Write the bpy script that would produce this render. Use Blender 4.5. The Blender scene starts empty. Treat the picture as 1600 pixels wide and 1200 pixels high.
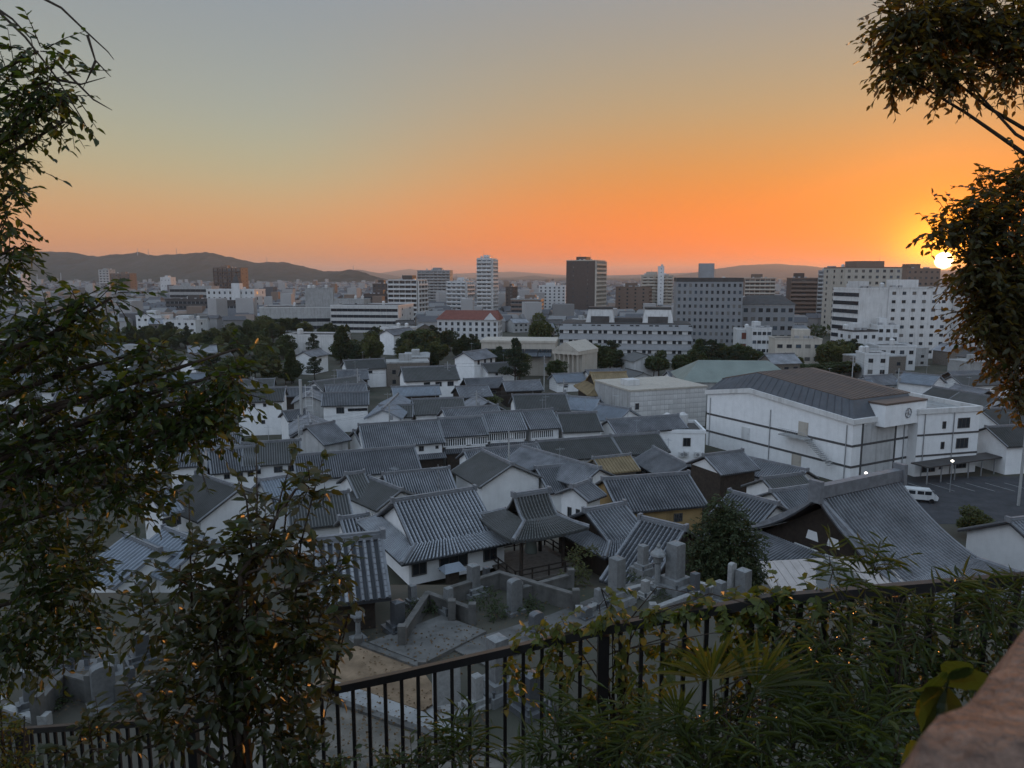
import bpy, math, random
import numpy as np
from mathutils import Vector, Matrix, noise
R = math.radians
rnd = random.Random(7)
scene = bpy.context.scene
col = scene.collection

# ---------------------------------------------------------------- camera
H = 32.0                      # eye height above the plain
FPX = 1160.0                  # focal length in pixels of a 1600 px wide frame
PITCH = math.atan(170 / FPX)
cam_d = bpy.data.cameras.new('camera')
cam_d.sensor_width = 36.0
cam_d.lens = FPX / 1600 * 36
cam_d.clip_start = 0.05
cam_d.clip_end = 60000
cam_d.dof.use_dof = True
cam_d.dof.focus_distance = 60
cam_d.dof.aperture_fstop = 7.5
cam = bpy.data.objects.new('camera', cam_d)
col.objects.link(cam)
cam.location = (0, 0, H)
cam.rotation_euler = (math.pi / 2 - PITCH, 0, 0)
scene.camera = cam

# ---------------------------------------------------------------- sky, sun, exposure
SUN_AZ = R(29.85)             # clockwise from the view direction
SUN_EL = R(0.95)
SUN_DIR = Vector((math.sin(SUN_AZ) * math.cos(SUN_EL), math.cos(SUN_AZ) * math.cos(SUN_EL), math.sin(SUN_EL)))
world = bpy.data.worlds.new('World')
scene.world = world
world.use_nodes = True
wn = world.node_tree.nodes
wl = world.node_tree.links
wn.clear()
w_out = wn.new('ShaderNodeOutputWorld')
w_bg = wn.new('ShaderNodeBackground')
sky = wn.new('ShaderNodeTexSky')
sky.sky_type = 'NISHITA'
sky.sun_disc = False
sky.sun_elevation = SUN_EL
sky.sun_rotation = SUN_AZ
sky.altitude = 30
sky.air_density = 1.0
sky.dust_density = 1.0
sky.ozone_density = 2.0


def w_math(op, a, b=None, c=None):
    n = wn.new('ShaderNodeMath')
    n.operation = op
    for i, v in enumerate((a, b, c)):
        if v is None:
            continue
        if isinstance(v, (int, float)):
            n.inputs[i].default_value = v
        else:
            wl.new(v, n.inputs[i])
    return n.outputs[0]


def w_ramp(fac, stops):
    n = wn.new('ShaderNodeValToRGB')
    n.color_ramp.interpolation = 'B_SPLINE'
    els = n.color_ramp.elements
    while len(els) < len(stops):
        els.new(0.5)
    for e, (p, c) in zip(els, stops):
        e.position = p
        e.color = (*c, 1)
    wl.new(fac, n.inputs['Fac'])
    return n.outputs['Color']


def w_mix(fac, a, b, mode='MIX'):
    n = wn.new('ShaderNodeMix')
    n.data_type = 'RGBA'
    n.blend_type = mode
    for sock, v in ((n.inputs['Factor'], fac), (n.inputs['A'], a), (n.inputs['B'], b)):
        if isinstance(v, (int, float)):
            sock.default_value = v
        elif isinstance(v, tuple):
            sock.default_value = (*v, 1)
        else:
            wl.new(v, sock)
    return n.outputs['Result']


# dusk sky, with extra fill added overhead and behind: colour follows the elevation and the angle to the sun, everywhere round the horizon
tc = wn.new('ShaderNodeTexCoord')
sep = wn.new('ShaderNodeSeparateXYZ')
wl.new(tc.outputs['Generated'], sep.inputs[0])
el = w_math('MAXIMUM', sep.outputs['Z'], 0.0)
hx = w_math('MULTIPLY', sep.outputs['X'], math.sin(SUN_AZ))
hxy = w_math('MULTIPLY_ADD', sep.outputs['Y'], math.cos(SUN_AZ), hx)
hlen = w_math('SQRT', w_math('SUBTRACT', 1.0001, w_math('MULTIPLY', sep.outputs['Z'], sep.outputs['Z'])))
caz = w_math('DIVIDE', hxy, hlen)
ZEN = (.31, .41, .55)  # zenith raised and made bluer as added fill for the town
ramp_side = w_ramp(el, [(0, (0.3332, 0.1473, 0.0814)), (0.05, (0.465, 0.1821, 0.062)), (0.12, (0.2984, 0.2596, 0.1395)), (0.2, (0.2247, 0.2364, 0.2015)), (0.29, (0.186, 0.2015, 0.2015)), (0.38, (0.1589, 0.1899, 0.2286)),
                        (.7, (.27, .355, .47)), (1, ZEN)])
ramp_sun = w_ramp(el, [(0, (0.54, 0.075, 0)), (0.05, (0.66, 0.098, 0)), (0.12, (0.46, 0.148, 0.0)) , (0.2, (0.2984, 0.2031, 0.0853)), (0.29, (0.217, 0.1938, 0.155)), (0.38, (0.1705, 0.186, 0.2054)),
                       (.7, (.27, .355, .47)), (1, ZEN)])
ramp_back = w_ramp(el, [(0, (.42, .44, .54)), (.12, (.60, .62, .72)), (.3, (.58, .67, .82)), (.6, (.42, .53, .68)), (1, ZEN)])  # sky behind the camera raised above dusk level as added fill


def w_smooth(v, lo, hi):
    n = wn.new('ShaderNodeMapRange')
    n.interpolation_type = 'SMOOTHSTEP'
    n.inputs['From Min'].default_value = lo
    n.inputs['From Max'].default_value = hi
    wl.new(v, n.inputs['Value'])
    return n.outputs['Result']


c1 = w_mix(w_smooth(caz, -0.7, 0.35), ramp_back, ramp_side)
c2 = w_mix(w_smooth(caz, 0.66, 1.0), c1, ramp_sun)
dotn = wn.new('ShaderNodeVectorMath')
dotn.operation = 'DOT_PRODUCT'
wl.new(tc.outputs['Generated'], dotn.inputs[0])
dotn.inputs[1].default_value = SUN_DIR
sx = w_math('SUBTRACT', 1.0, dotn.outputs['Value'])
glow = w_math('EXPONENT', w_math('MULTIPLY', sx, -1 / .006))
core = w_math('EXPONENT', w_math('MULTIPLY', sx, -1 / .0009))
disc = w_smooth(w_math('MULTIPLY', sx, -1.0), -(R(0.60) ** 2) / 2, -(R(0.40) ** 2) / 2)
c3 = w_mix(w_math('MULTIPLY', glow, 1.0), c2, (.30, .06, .0), 'ADD')
c4 = w_mix(core, c3, (1.6, .72, .02), 'ADD')
c5 = w_mix(disc, c4, (14, 11, 6), 'ADD')
c6 = w_mix(0.02, c5, sky.outputs['Color'], 'ADD')
w_bg.inputs['Strength'].default_value = 1.0
wl.new(c6, w_bg.inputs['Color'])
wl.new(w_bg.outputs['Background'], w_out.inputs['Surface'])

sun_d = bpy.data.lights.new('sun', 'SUN')
sun_d.energy = 2.0
sun_d.angle = R(0.53)
sun_d.color = (1.0, 0.40, 0.10)
sun = bpy.data.objects.new('sun', sun_d)
col.objects.link(sun)
sun.rotation_euler = (-SUN_DIR).to_track_quat('-Z', 'Y').to_euler()
sun.location = (60, 100, 90)

scene.view_settings.view_transform = 'Standard'
scene.view_settings.look = 'None'
scene.view_settings.exposure = 0.65
scene.view_settings.gamma = 1.0
scene.view_settings.use_curve_mapping = False
scene.cycles.max_bounces = 5
scene.cycles.diffuse_bounces = 3
scene.cycles.glossy_bounces = 2
scene.cycles.transmission_bounces = 3
scene.cycles.transparent_max_bounces = 6
scene.cycles.volume_bounces = 0
scene.cycles.caustics_reflective = False
scene.cycles.caustics_refractive = False
scene.cycles.use_denoising = True

# ---------------------------------------------------------------- placing: photograph pixel (1600 x 1200) -> place in the scene
CP, SP = math.cos(PITCH), math.sin(PITCH)


def ray(px, py):
    dx, dy = (px - 800) / FPX, (600 - py) / FPX
    return Vector((dx, CP + dy * SP, -SP + dy * CP))


def on_level(px, py, z):
    d = ray(px, py)
    t = (z - H) / d.z
    return Vector((d.x * t, d.y * t, z))


def at_dist(px, py, y):
    d = ray(px, py)
    t = y / d.y
    return Vector((d.x * t, y, H + d.z * t))


def px_of(x, y, z):
    z -= H
    dep = y * CP - z * SP
    return 800 + FPX * x / dep, 600 - FPX * (y * SP + z * CP) / dep


# ---------------------------------------------------------------- materials
MATS = {}


def mat(name, colr, rough=0.75, var=0.25, scale=1.5, spec=0.3, rand=0.0, bump=0.0, bscale=20, metal=0.0, trans=None, second=None, stain=0.0, hue=0.0):
    """procedural surface: base colour broken up by two noises, by object-to-object variation and by streaky stains"""
    if name in MATS:
        return MATS[name]
    m = bpy.data.materials.new(name)
    m.use_nodes = True
    nt = m.node_tree
    n, l = nt.nodes, nt.links
    b = n['Principled BSDF']
    b.inputs['Roughness'].default_value = rough
    b.inputs['Specular IOR Level'].default_value = spec
    b.inputs['Metallic'].default_value = metal
    t = n.new('ShaderNodeTexCoord')
    nz = n.new('ShaderNodeTexNoise')
    nz.inputs['Scale'].default_value = scale
    nz.inputs['Detail'].default_value = 6
    nz.inputs['Roughness'].default_value = 0.65
    l.new(t.outputs['Object'], nz.inputs['Vector'])
    oi = n.new('ShaderNodeObjectInfo')
    mx = n.new('ShaderNodeMix')
    mx.data_type = 'RGBA'
    c2 = second or tuple(max(0, c * (1 - 1.3 * var)) for c in colr)
    c1 = colr if second else tuple(min(1, c * (1 + 0.7 * var)) for c in colr)
    mx.inputs['A'].default_value = (*c1, 1)
    mx.inputs['B'].default_value = (*c2, 1)
    mr = n.new('ShaderNodeMapRange')
    mr.inputs['From Min'].default_value = 0.3
    mr.inputs['From Max'].default_value = 0.7
    l.new(nz.outputs['Fac'], mr.inputs['Value'])
    l.new(mr.outputs['Result'], mx.inputs['Factor'])
    out = mx.outputs['Result']
    if rand or hue:
        hs = n.new('ShaderNodeHueSaturation')
        m2 = n.new('ShaderNodeMapRange')
        m2.inputs['To Min'].default_value = 1 - rand
        m2.inputs['To Max'].default_value = 1 + rand
        l.new(oi.outputs['Random'], m2.inputs['Value'])
        l.new(m2.outputs['Result'], hs.inputs['Value'])
        if hue:
            m3 = n.new('ShaderNodeMapRange')
            m3.inputs['To Min'].default_value = 0.5 - hue
            m3.inputs['To Max'].default_value = 0.5 + hue
            wn_ = n.new('ShaderNodeTexWhiteNoise')
            wn_.noise_dimensions = '1D'
            l.new(oi.outputs['Random'], wn_.inputs['W'])
            l.new(wn_.outputs['Value'], m3.inputs['Value'])
            l.new(m3.outputs['Result'], hs.inputs['Hue'])
        l.new(out, hs.inputs['Color'])
        out = hs.outputs['Color']
    if stain:
        mp = n.new('ShaderNodeMapping')
        mp.inputs['Scale'].default_value = (1.3, 1.3, 0.12)
        l.new(t.outputs['Object'], mp.inputs['Vector'])
        n2 = n.new('ShaderNodeTexNoise')
        n2.inputs['Scale'].default_value = 1.1
        n2.inputs['Detail'].default_value = 5
        l.new(mp.outputs['Vector'], n2.inputs['Vector'])
        m4 = n.new('ShaderNodeMapRange')
        m4.inputs['From Min'].default_value = 0.5
        m4.inputs['From Max'].default_value = 0.75
        m4.inputs['To Max'].default_value = stain
        l.new(n2.outputs['Fac'], m4.inputs['Value'])
        ms = n.new('ShaderNodeMix')
        ms.data_type = 'RGBA'
        ms.blend_type = 'MULTIPLY'
        ms.inputs['B'].default_value = (.45, .43, .40, 1)
        l.new(m4.outputs['Result'], ms.inputs['Factor'])
        l.new(out, ms.inputs['A'])
        out = ms.outputs['Result']
    l.new(out, b.inputs['Base Color'])
    if bump:
        nb = n.new('ShaderNodeTexNoise')
        nb.inputs['Scale'].default_value = bscale
        nb.inputs['Detail'].default_value = 4
        l.new(t.outputs['Object'], nb.inputs['Vector'])
        bp = n.new('ShaderNodeBump')
        bp.inputs['Strength'].default_value = bump
        bp.inputs['Distance'].default_value = 0.03
        l.new(nb.outputs['Fac'], bp.inputs['Height'])
        l.new(bp.outputs['Normal'], b.inputs['Normal'])
    if trans:
        tr = n.new('ShaderNodeBsdfTranslucent')
        tr.inputs['Color'].default_value = (*trans, 1)
        ad = n.new('ShaderNodeMixShader')
        ad.inputs[0].default_value = 0.45
        l.new(b.outputs[0], ad.inputs[1])
        l.new(tr.outputs[0], ad.inputs[2])
        l.new(ad.outputs[0], n['Material Output'].inputs['Surface'])
    MATS[name] = m
    return m


M_TILE = mat('roof_tile', (.205, .21, .222), .5, .42, .35, .5, rand=.3, bump=.5, bscale=9, hue=.012)
M_TILE_DK = mat('old_roof_tile', (.115, .114, .112), .65, .35, .4, .4, rand=.32, bump=.5, bscale=9, second=(.075, .076, .068))
M_TILE_BL = mat('pale_blue_tile', (.20, .225, .255), .5, .18, .8, .5, rand=.15, bump=.4, bscale=9)
M_RIDGE = mat('ridge_tile', (.19, .195, .205), .55, .25, 2, .4, rand=.15)
M_PLASTER = mat('white_plaster', (.74, .74, .73), .85, .07, .8, .2, rand=.06, stain=.14)
M_PLASTER2 = mat('grey_plaster', (.46, .46, .45), .85, .12, .8, .2, rand=.1, stain=.6)
M_OCHRE = mat('ochre_plaster', (.38, .26, .12), .9, .15, .8, .2, stain=.5)
M_WOOD = mat('dark_wood', (.045, .035, .028), .8, .3, 3, .2, rand=.2)
M_WOOD2 = mat('grey_wood', (.16, .14, .12), .8, .3, 3, .2, rand=.2)
M_NAMAKO = mat('dark_wall_board', (.08, .078, .078), .8, .25, 2, .3)
M_GLASS = mat('dark_glass', (.025, .03, .036), .12, .2, 1, .6, rand=.3)
M_GLASS2 = mat('curtained_glass', (.13, .125, .115), .25, .3, 1.5, .6, rand=.4)
M_GLASS3 = mat('reflecting_glass', (.05, .07, .09), .08, .2, 1, .8, rand=.4)
M_FRAME = mat('window_frame', (.09, .085, .08), .6, .1, 3)
M_FRAME_W = mat('pale_window_frame', (.6, .6, .6), .5, .1, 3)
M_CONC = mat('concrete', (.34, .34, .33), .85, .15, .5, .3, rand=.12, stain=.6)
M_CONC_L = mat('pale_concrete', (.55, .54, .52), .85, .10, .4, .3, rand=.10, stain=.5)
M_WHITE = mat('white_paint', (.56, .56, .55), .7, .06, .4, .3, rand=.07, stain=.45)
M_BEIGE = mat('beige_render', (.44, .40, .34), .8, .08, .4, .3, rand=.12, stain=.4)
M_BROWN = mat('brown_tile_cladding', (.16, .115, .09), .7, .1, .5, .3, rand=.15)
M_DKBROWN = mat('dark_brown_cladding', (.085, .068, .06), .7, .12, .5, .3, rand=.15)
M_GREY = mat('grey_cladding', (.24, .245, .25), .75, .10, .4, .3, rand=.12)
M_DARKROOF = mat('dark_roof_felt', (.07, .065, .062), .8, .25, .4, .3, rand=.2)
M_REDROOF = mat('red_roof', (.16, .055, .04), .7, .2, .6, .3)
M_COPPER = mat('green_copper_roof', (.17, .20, .175), .6, .15, .3, .4)
M_THATCH = mat('weathered_copper_shingle', (.24, .18, .10), .7, .25, .6, .3)
M_METAL = mat('galvanised_metal', (.35, .36, .37), .45, .15, 3, .5, metal=.6)
M_BLACK = mat('black_paint', (.012, .012, .013), .35, .2, 8, .5)
M_ASPHALT = mat('asphalt', (.055, .056, .06), .9, .25, .6, .2)
M_STONE = mat('granite', (.21, .213, .21), .7, .22, 5, .3, rand=.2, bump=.3, bscale=60, stain=.5)
M_STONE_D = mat('dark_granite', (.10, .104, .108), .35, .2, 8, .5, rand=.25)
M_STONE_L = mat('pale_granite', (.34, .335, .32), .75, .2, 5, .3, rand=.15, bump=.3, bscale=60, stain=.5)
M_TILE_LT = mat('silver_roof_tile', (.33, .345, .365), .45, .25, .6, .5, rand=.1, bump=.5, bscale=9)
M_PAN_SHADE = mat('shaded_pan_tile', (.042, .044, .048), .6, .3, .9, .4, rand=.2, bump=.5, bscale=9)  # darkened to paint the shade in the valleys between tile rows
M_PAN_SHADE_DK = mat('shaded_old_pan_tile', (.06, .06, .06), .7, .35, .8, .4, rand=.2, second=(.035, .037, .032))  # same painted valley shade, for slabs under the old tiles
M_WALLOLD = mat('old_concrete', (.135, .13, .12), .9, .3, 1.5, .2, stain=.6)
M_BARK = mat('bark', (.055, .042, .032), .9, .35, 8, .1, bump=.6, bscale=25)


# ---------------------------------------------------------------- mesh builder
class MB:
    def __init__(s):
        s.v = []
        s.f = []

    def quad(s, a, b, c, d):
        k = len(s.v)
        s.v += [tuple(a), tuple(b), tuple(c), tuple(d)]
        s.f.append((k, k + 1, k + 2, k + 3))
        return s

    def poly(s, pts):
        k = len(s.v)
        s.v += [tuple(p) for p in pts]
        s.f.append(tuple(range(k, k + len(pts))))
        return s

    def box(s, x0, x1, y0, y1, z0, z1):
        return s.hexa([(x0, y0, z0), (x1, y0, z0), (x1, y1, z0), (x0, y1, z0)], [(x0, y0, z1), (x1, y0, z1), (x1, y1, z1), (x0, y1, z1)])

    def hexa(s, lo, hi):
        k = len(s.v)
        n = len(lo)
        s.v += [tuple(p) for p in lo] + [tuple(p) for p in hi]
        s.f.append(tuple(range(k + n - 1, k - 1, -1)))
        s.f.append(tuple(range(k + n, k + 2 * n)))
        for i in range(n):
            j = (i + 1) % n
            s.f.append((k + i, k + j, k + n + j, k + n + i))
        return s

    def slab(s, pts, t):
        """plate under a polygon of points (counter-clockwise from above), thickness t downwards"""
        return s.hexa([(p[0], p[1], p[2] - t) for p in pts], [tuple(p) for p in pts])

    def tube(s, pts, rads, n=6, cap=True):
        pts = [Vector(p) for p in pts]
        if not hasattr(rads, '__len__'):
            rads = [rads] * len(pts)
        rads = [float(q) for q in rads]
        k0 = len(s.v)
        for i, p in enumerate(pts):
            d = (pts[min(i + 1, len(pts) - 1)] - pts[max(i - 1, 0)])
            d = d.normalized() if d.length > 1e-9 else Vector((0, 0, 1))
            u = d.cross(Vector((0, 0, 1)))
            if u.length < 1e-3:
                u = Vector((1, 0, 0))
            u.normalize()
            w = d.cross(u)
            for j in range(n):
                a = 2 * math.pi * j / n
                s.v.append(tuple(p + rads[i] * (math.cos(a) * u + math.sin(a) * w)))
        for i in range(len(pts) - 1):
            for j in range(n):
                a, b = k0 + i * n + j, k0 + i * n + (j + 1) % n
                s.f.append((a, b, b + n, a + n))
        if cap:
            s.f.append(tuple(k0 + j for j in range(n - 1, -1, -1)))
            s.f.append(tuple(k0 + (len(pts) - 1) * n + j for j in range(n)))
        return s

    def lathe(s, prof, n=12, c=(0, 0)):
        k0 = len(s.v)
        for r, z in prof:
            for j in range(n):
                a = 2 * math.pi * j / n
                s.v.append((c[0] + r * math.cos(a), c[1] + r * math.sin(a), z))
        for i in range(len(prof) - 1):
            for j in range(n):
                a, b = k0 + i * n + j, k0 + i * n + (j + 1) % n
                s.f.append((a, b, b + n, a + n))
        s.f.append(tuple(k0 + j for j in range(n - 1, -1, -1)))
        s.f.append(tuple(k0 + (len(prof) - 1) * n + j for j in range(n)))
        return s

    def mesh(s, name, m, smooth=False):
        me = bpy.data.meshes.new(name)
        me.from_pydata(s.v, [], s.f)
        if m:
            me.materials.append(m)
        if smooth:
            me.shade_smooth()
        me.update()
        return me

    def build(s, name, m, parent=None, loc=None, kind=None, smooth=False, label=None):
        o = bpy.data.objects.new(name, s.mesh(name, m, smooth))
        col.objects.link(o)
        if parent is not None:
            o.parent = parent
        if loc is not None:
            o.location = loc
        if kind:
            o['kind'] = kind
        if label:
            o['label'] = label
        return o


def inst(name, me, parent=None, loc=(0, 0, 0), rz=0.0, sc=None, rot=None):
    o = bpy.data.objects.new(name, me)
    col.objects.link(o)
    if parent is not None:
        o.parent = parent
    o.location = loc
    o.rotation_euler = rot if rot is not None else (0, 0, rz)
    if sc is not None:
        o.scale = sc if hasattr(sc, '__len__') else (sc, sc, sc)
    return o


def thing(name, label, cat, loc=(0, 0, 0), rz=0.0, group=None):
    o = bpy.data.objects.new(name, None)
    o.empty_display_size = 0.3
    col.objects.link(o)
    o.location = loc
    o.rotation_euler = (0, 0, rz)
    tag(o, label, cat, group)
    return o


def tag(o, label, cat, group=None, kind=None):
    if label:
        o['label'] = label
    if cat:
        o['category'] = cat
    if group:
        o['group'] = group
    if kind:
        o['kind'] = kind
    return o


def smooth01(t):
    t = min(1, max(0, t))
    return t * t * (3 - 2 * t)


def ground_z(x, y):
    """height of the land: shrine hill under the camera, graveyard terrace, temple terrace, plain"""
    if y < 4.2:
        z = 30.4 - 2.4 * smooth01((y - 1.0) / 2.4)
    else:
        z = 28.0 - 12.5 * smooth01((y - 4.2) / 14.0)
    e1 = 38.5 - 0.12 * max(x, 0) + .05 * min(x, 0)
    t2 = 8.5 - 4.8 * smooth01((-10 - x) / 8) - 3.8 * smooth01((x - 9) / 9)
    z += (t2 - 15.5) * smooth01((y - e1) / 2.2)
    z += -t2 * smooth01((y - 62) / 26.0)
    return z

# ---------------------------------------------------------------- land, far hills, haze
def make_ground():
    xs = np.concatenate([-np.geomspace(30000, 40, 26), np.linspace(-38, 38, 39), np.geomspace(40, 30000, 26)])
    ys = np.concatenate([[-8000, -300, -40, -10], np.linspace(-4, 100, 105), np.geomspace(104, 30000, 40)])
    v = [(x, y, ground_z(x, y) + (0.12 * noise.noise(Vector((x * .3, y * .3, 0))) if 5 < y < 20 else 0)) for y in ys for x in xs]
    n = len(xs)
    f = [(j * n + i, j * n + i + 1, (j + 1) * n + i + 1, (j + 1) * n + i) for j in range(len(ys) - 1) for i in range(n - 1)]
    b = MB()
    b.v, b.f = v, f
    m = mat('bare_earth', (.105, .092, .075), .95, .35, .12, .1, second=(.05, .055, .04))
    o = b.build('ground', m, smooth=True)
    o['kind'] = 'structure'


make_ground()


def hill_range(name, dist, pts, depth, m, seed, rough=1.0):
    """long ridge following a skyline given in pixels, with rounded forested flanks"""
    pts = [(at_dist(px, py, dist)) for px, py in pts]
    xs = np.linspace(pts[0].x, pts[-1].x, 700)
    zs = np.interp(xs, [p.x for p in pts], [p.z for p in pts])
    rows = 44
    b = MB()
    for j in range(rows):
        t = j / (rows - 1)
        for i, x in enumerate(xs):
            s = (t - 0.5) * 2
            prof = max(0, 1 - abs(s)) ** 0.85
            y = dist + s * depth
            wob = noise.fractal(Vector((x / (depth * .45), y / (depth * .45), seed)), 0.9, 2.2, 5) * 0.16 * rough
            z = zs[i] * prof * (1 + wob * (1 if 0.1 < abs(s) else .15)) + ((noise.noise(Vector((x / 48, y / 48, seed))) * 6 + noise.noise(Vector((x / 17, y / 17, seed))) * 3) * rough if prof > .05 else -2)
            b.v.append((x, y, z - 1))
    n = len(xs)
    b.f = [(j * n + i, j * n + i + 1, (j + 1) * n + i + 1, (j + 1) * n + i) for j in range(rows - 1) for i in range(n - 1)]
    o = b.build(name, m, smooth=True)
    o['kind'] = 'structure'
    return o


M_FOREST = mat('hill_forest', (.05, .056, .052), .95, .4, .02, .1, second=(.022, .03, .02), bump=1.0, bscale=.05)
hill_range('wooded_hills', 3600, [(-260, 392), (-60, 398), (40, 392), (110, 393), (150, 401), (185, 396), (215, 394), (240, 399), (280, 396), (322, 393), (370, 404), (400, 410), (440, 409), (475, 416), (505, 424), (535, 423), (575, 430), (605, 441), (640, 446)], 620, M_FOREST, 3.1)
hill_range('wooded_foothills', 3000, [(480, 447), (520, 427), (545, 421), (570, 426), (600, 438), (625, 447)], 260, M_FOREST, 5.7)
hill_range('far_hills', 9500, [(380, 444), (560, 421), (600, 428), (640, 436), (690, 430), (740, 436), (800, 434), (835, 430), (880, 437), (940, 438), (980, 434), (1020, 437), (1060, 431), (1110, 421), (1160, 414), (1210, 412), (1260, 415), (1300, 421), (1360, 425), (1500, 424), (1600, 418), (1750, 426)], 1300, M_FOREST, 9.3, .8)
hill_range('farthest_hills', 15000, [(500, 440), (640, 420), (700, 428), (800, 424), (900, 431), (1000, 429), (1120, 424), (1300, 428), (1500, 421), (1700, 418)], 1500, M_FOREST, 12.3, .6)

hz = MB().box(-19000, 19000, -300, 19500, -2, 235).build('haze', None)
hz['kind'] = 'stuff'
hz['label'] = 'thin evening haze lying over the whole plain'
mh = bpy.data.materials.new('haze_air')
mh.use_nodes = True
mh.node_tree.nodes.remove(mh.node_tree.nodes['Principled BSDF'])
pv = mh.node_tree.nodes.new('ShaderNodeVolumePrincipled')
pv.inputs['Color'].default_value = (.87, .83, .80, 1)
pv.inputs['Density'].default_value = 0.00008
pv.inputs['Anisotropy'].default_value = 0.4
mh.node_tree.links.new(pv.outputs[0], mh.node_tree.nodes['Material Output'].inputs['Volume'])
hz.data.materials.append(mh)

# ---------------------------------------------------------------- builders: windows, tiled houses, modern blocks
WIN = {}


def window_mesh(w, h, fm=None, gm=None, bars=1, depth=.08):
    """window standing on the wall plane y=0, centred in x, sill at z=0, looking to -y: frame, mullions and recessed glass"""
    fm, gm = fm or M_FRAME, gm or M_GLASS
    key = (round(w, 2), round(h, 2), fm.name, gm.name, bars)
    if key in WIN:
        return WIN[key]
    b = MB()
    t = min(.09, w * .12)
    b.box(-w / 2, w / 2, -depth, .02, 0, t)
    b.box(-w / 2, w / 2, -depth, .02, h - t, h)
    b.box(-w / 2, -w / 2 + t, -depth, .02, t, h - t)
    b.box(w / 2 - t, w / 2, -depth, .02, t, h - t)
    for i in range(1, bars + 1):
        x = -w / 2 + w * i / (bars + 1)
        b.box(x - t * .3, x + t * .3, -depth * .8, .02, t, h - t)
    nf = len(b.f)
    b.quad((-w / 2 + t, -.025, t), (w / 2 - t, -.025, t), (w / 2 - t, -.025, h - t), (-w / 2 + t, -.025, h - t))
    me = b.mesh('window', fm)
    me.materials.append(gm)
    me.polygons[nf].material_index = 1
    WIN[key] = me
    return me


def lattice_mesh(w, h):
    """white barred storehouse window: dark opening behind plastered bars"""
    key = ('lat', round(w, 2), round(h, 2))
    if key in WIN:
        return WIN[key]
    b = MB()
    b.quad((-w / 2, -.02, 0), (w / 2, -.02, 0), (w / 2, -.02, h), (-w / 2, -.02, h))
    n = max(4, int(w / .34))
    for i in range(n + 1):
        x = -w / 2 + w * i / n
        b.box(x - .065, x + .065, -.12, -.025, .05, h - .05)
    b.box(-w / 2 - .1, w / 2 + .1, -.14, 0, -.08, .05)
    b.box(-w / 2 - .1, w / 2 + .1, -.2, 0, h - .05, h + .08)
    me = b.mesh('lattice_window', M_PLASTER)
    me.materials.append(M_GLASS)
    me.polygons[0].material_index = 1
    WIN[key] = me
    return me


OCC = []


def slope_rows(b, ridge_a, ridge_b, eave_a, eave_b, spacing, hgt=.07, wid=.15, step=0.0, curve=0.0, lift=0.0):
    """rows of round cover tiles running from the ridge to the eave, raised above the slab; optional tile-by-tile steps"""
    ra, rb, ea, eb = map(Vector, (ridge_a, ridge_b, eave_a, eave_b))
    n = max(2, int((eb - ea).length / spacing))
    out = []
    for i in range(n + 1):
        t = i / n
        p, q = ra.lerp(rb, t), ea.lerp(eb, t) - Vector((0, 0, lift * (1 - (2 * t - 1) ** 2)))
        if (q - p).length < .3:
            continue
        side = (eb - ea).normalized() * wid / 2
        d = (q - p)
        nrm = side.cross(d).normalized()
        if nrm.z < 0:
            nrm = -nrm
        segs = max(1, int(d.length / step)) if step else 1
        bb = b if b is not None else MB()
        for s in range(segs):
            a0, a1 = p + d * (s / segs), p + d * ((s + 1) / segs)
            if curve:
                a0 = a0 - Vector((0, 0, curve * 4 * (s / segs) * (1 - s / segs)))
                a1 = a1 - Vector((0, 0, curve * 4 * ((s + 1) / segs) * (1 - (s + 1) / segs)))
            up0, up1 = nrm * hgt, nrm * (hgt + (.03 if step else 0))
            k = len(bb.v)
            bb.v += [tuple(a0 - side), tuple(a0 - side * .55 + up0), tuple(a0 + side * .55 + up0), tuple(a0 + side),
                     tuple(a1 - side), tuple(a1 - side * .55 + up1), tuple(a1 + side * .55 + up1), tuple(a1 + side)]
            bb.f += [(k, k + 1, k + 5, k + 4), (k + 1, k + 2, k + 6, k + 5), (k + 2, k + 3, k + 7, k + 6), (k + 4, k + 5, k + 6, k + 7)]
        out.append(bb)
    return out


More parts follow.
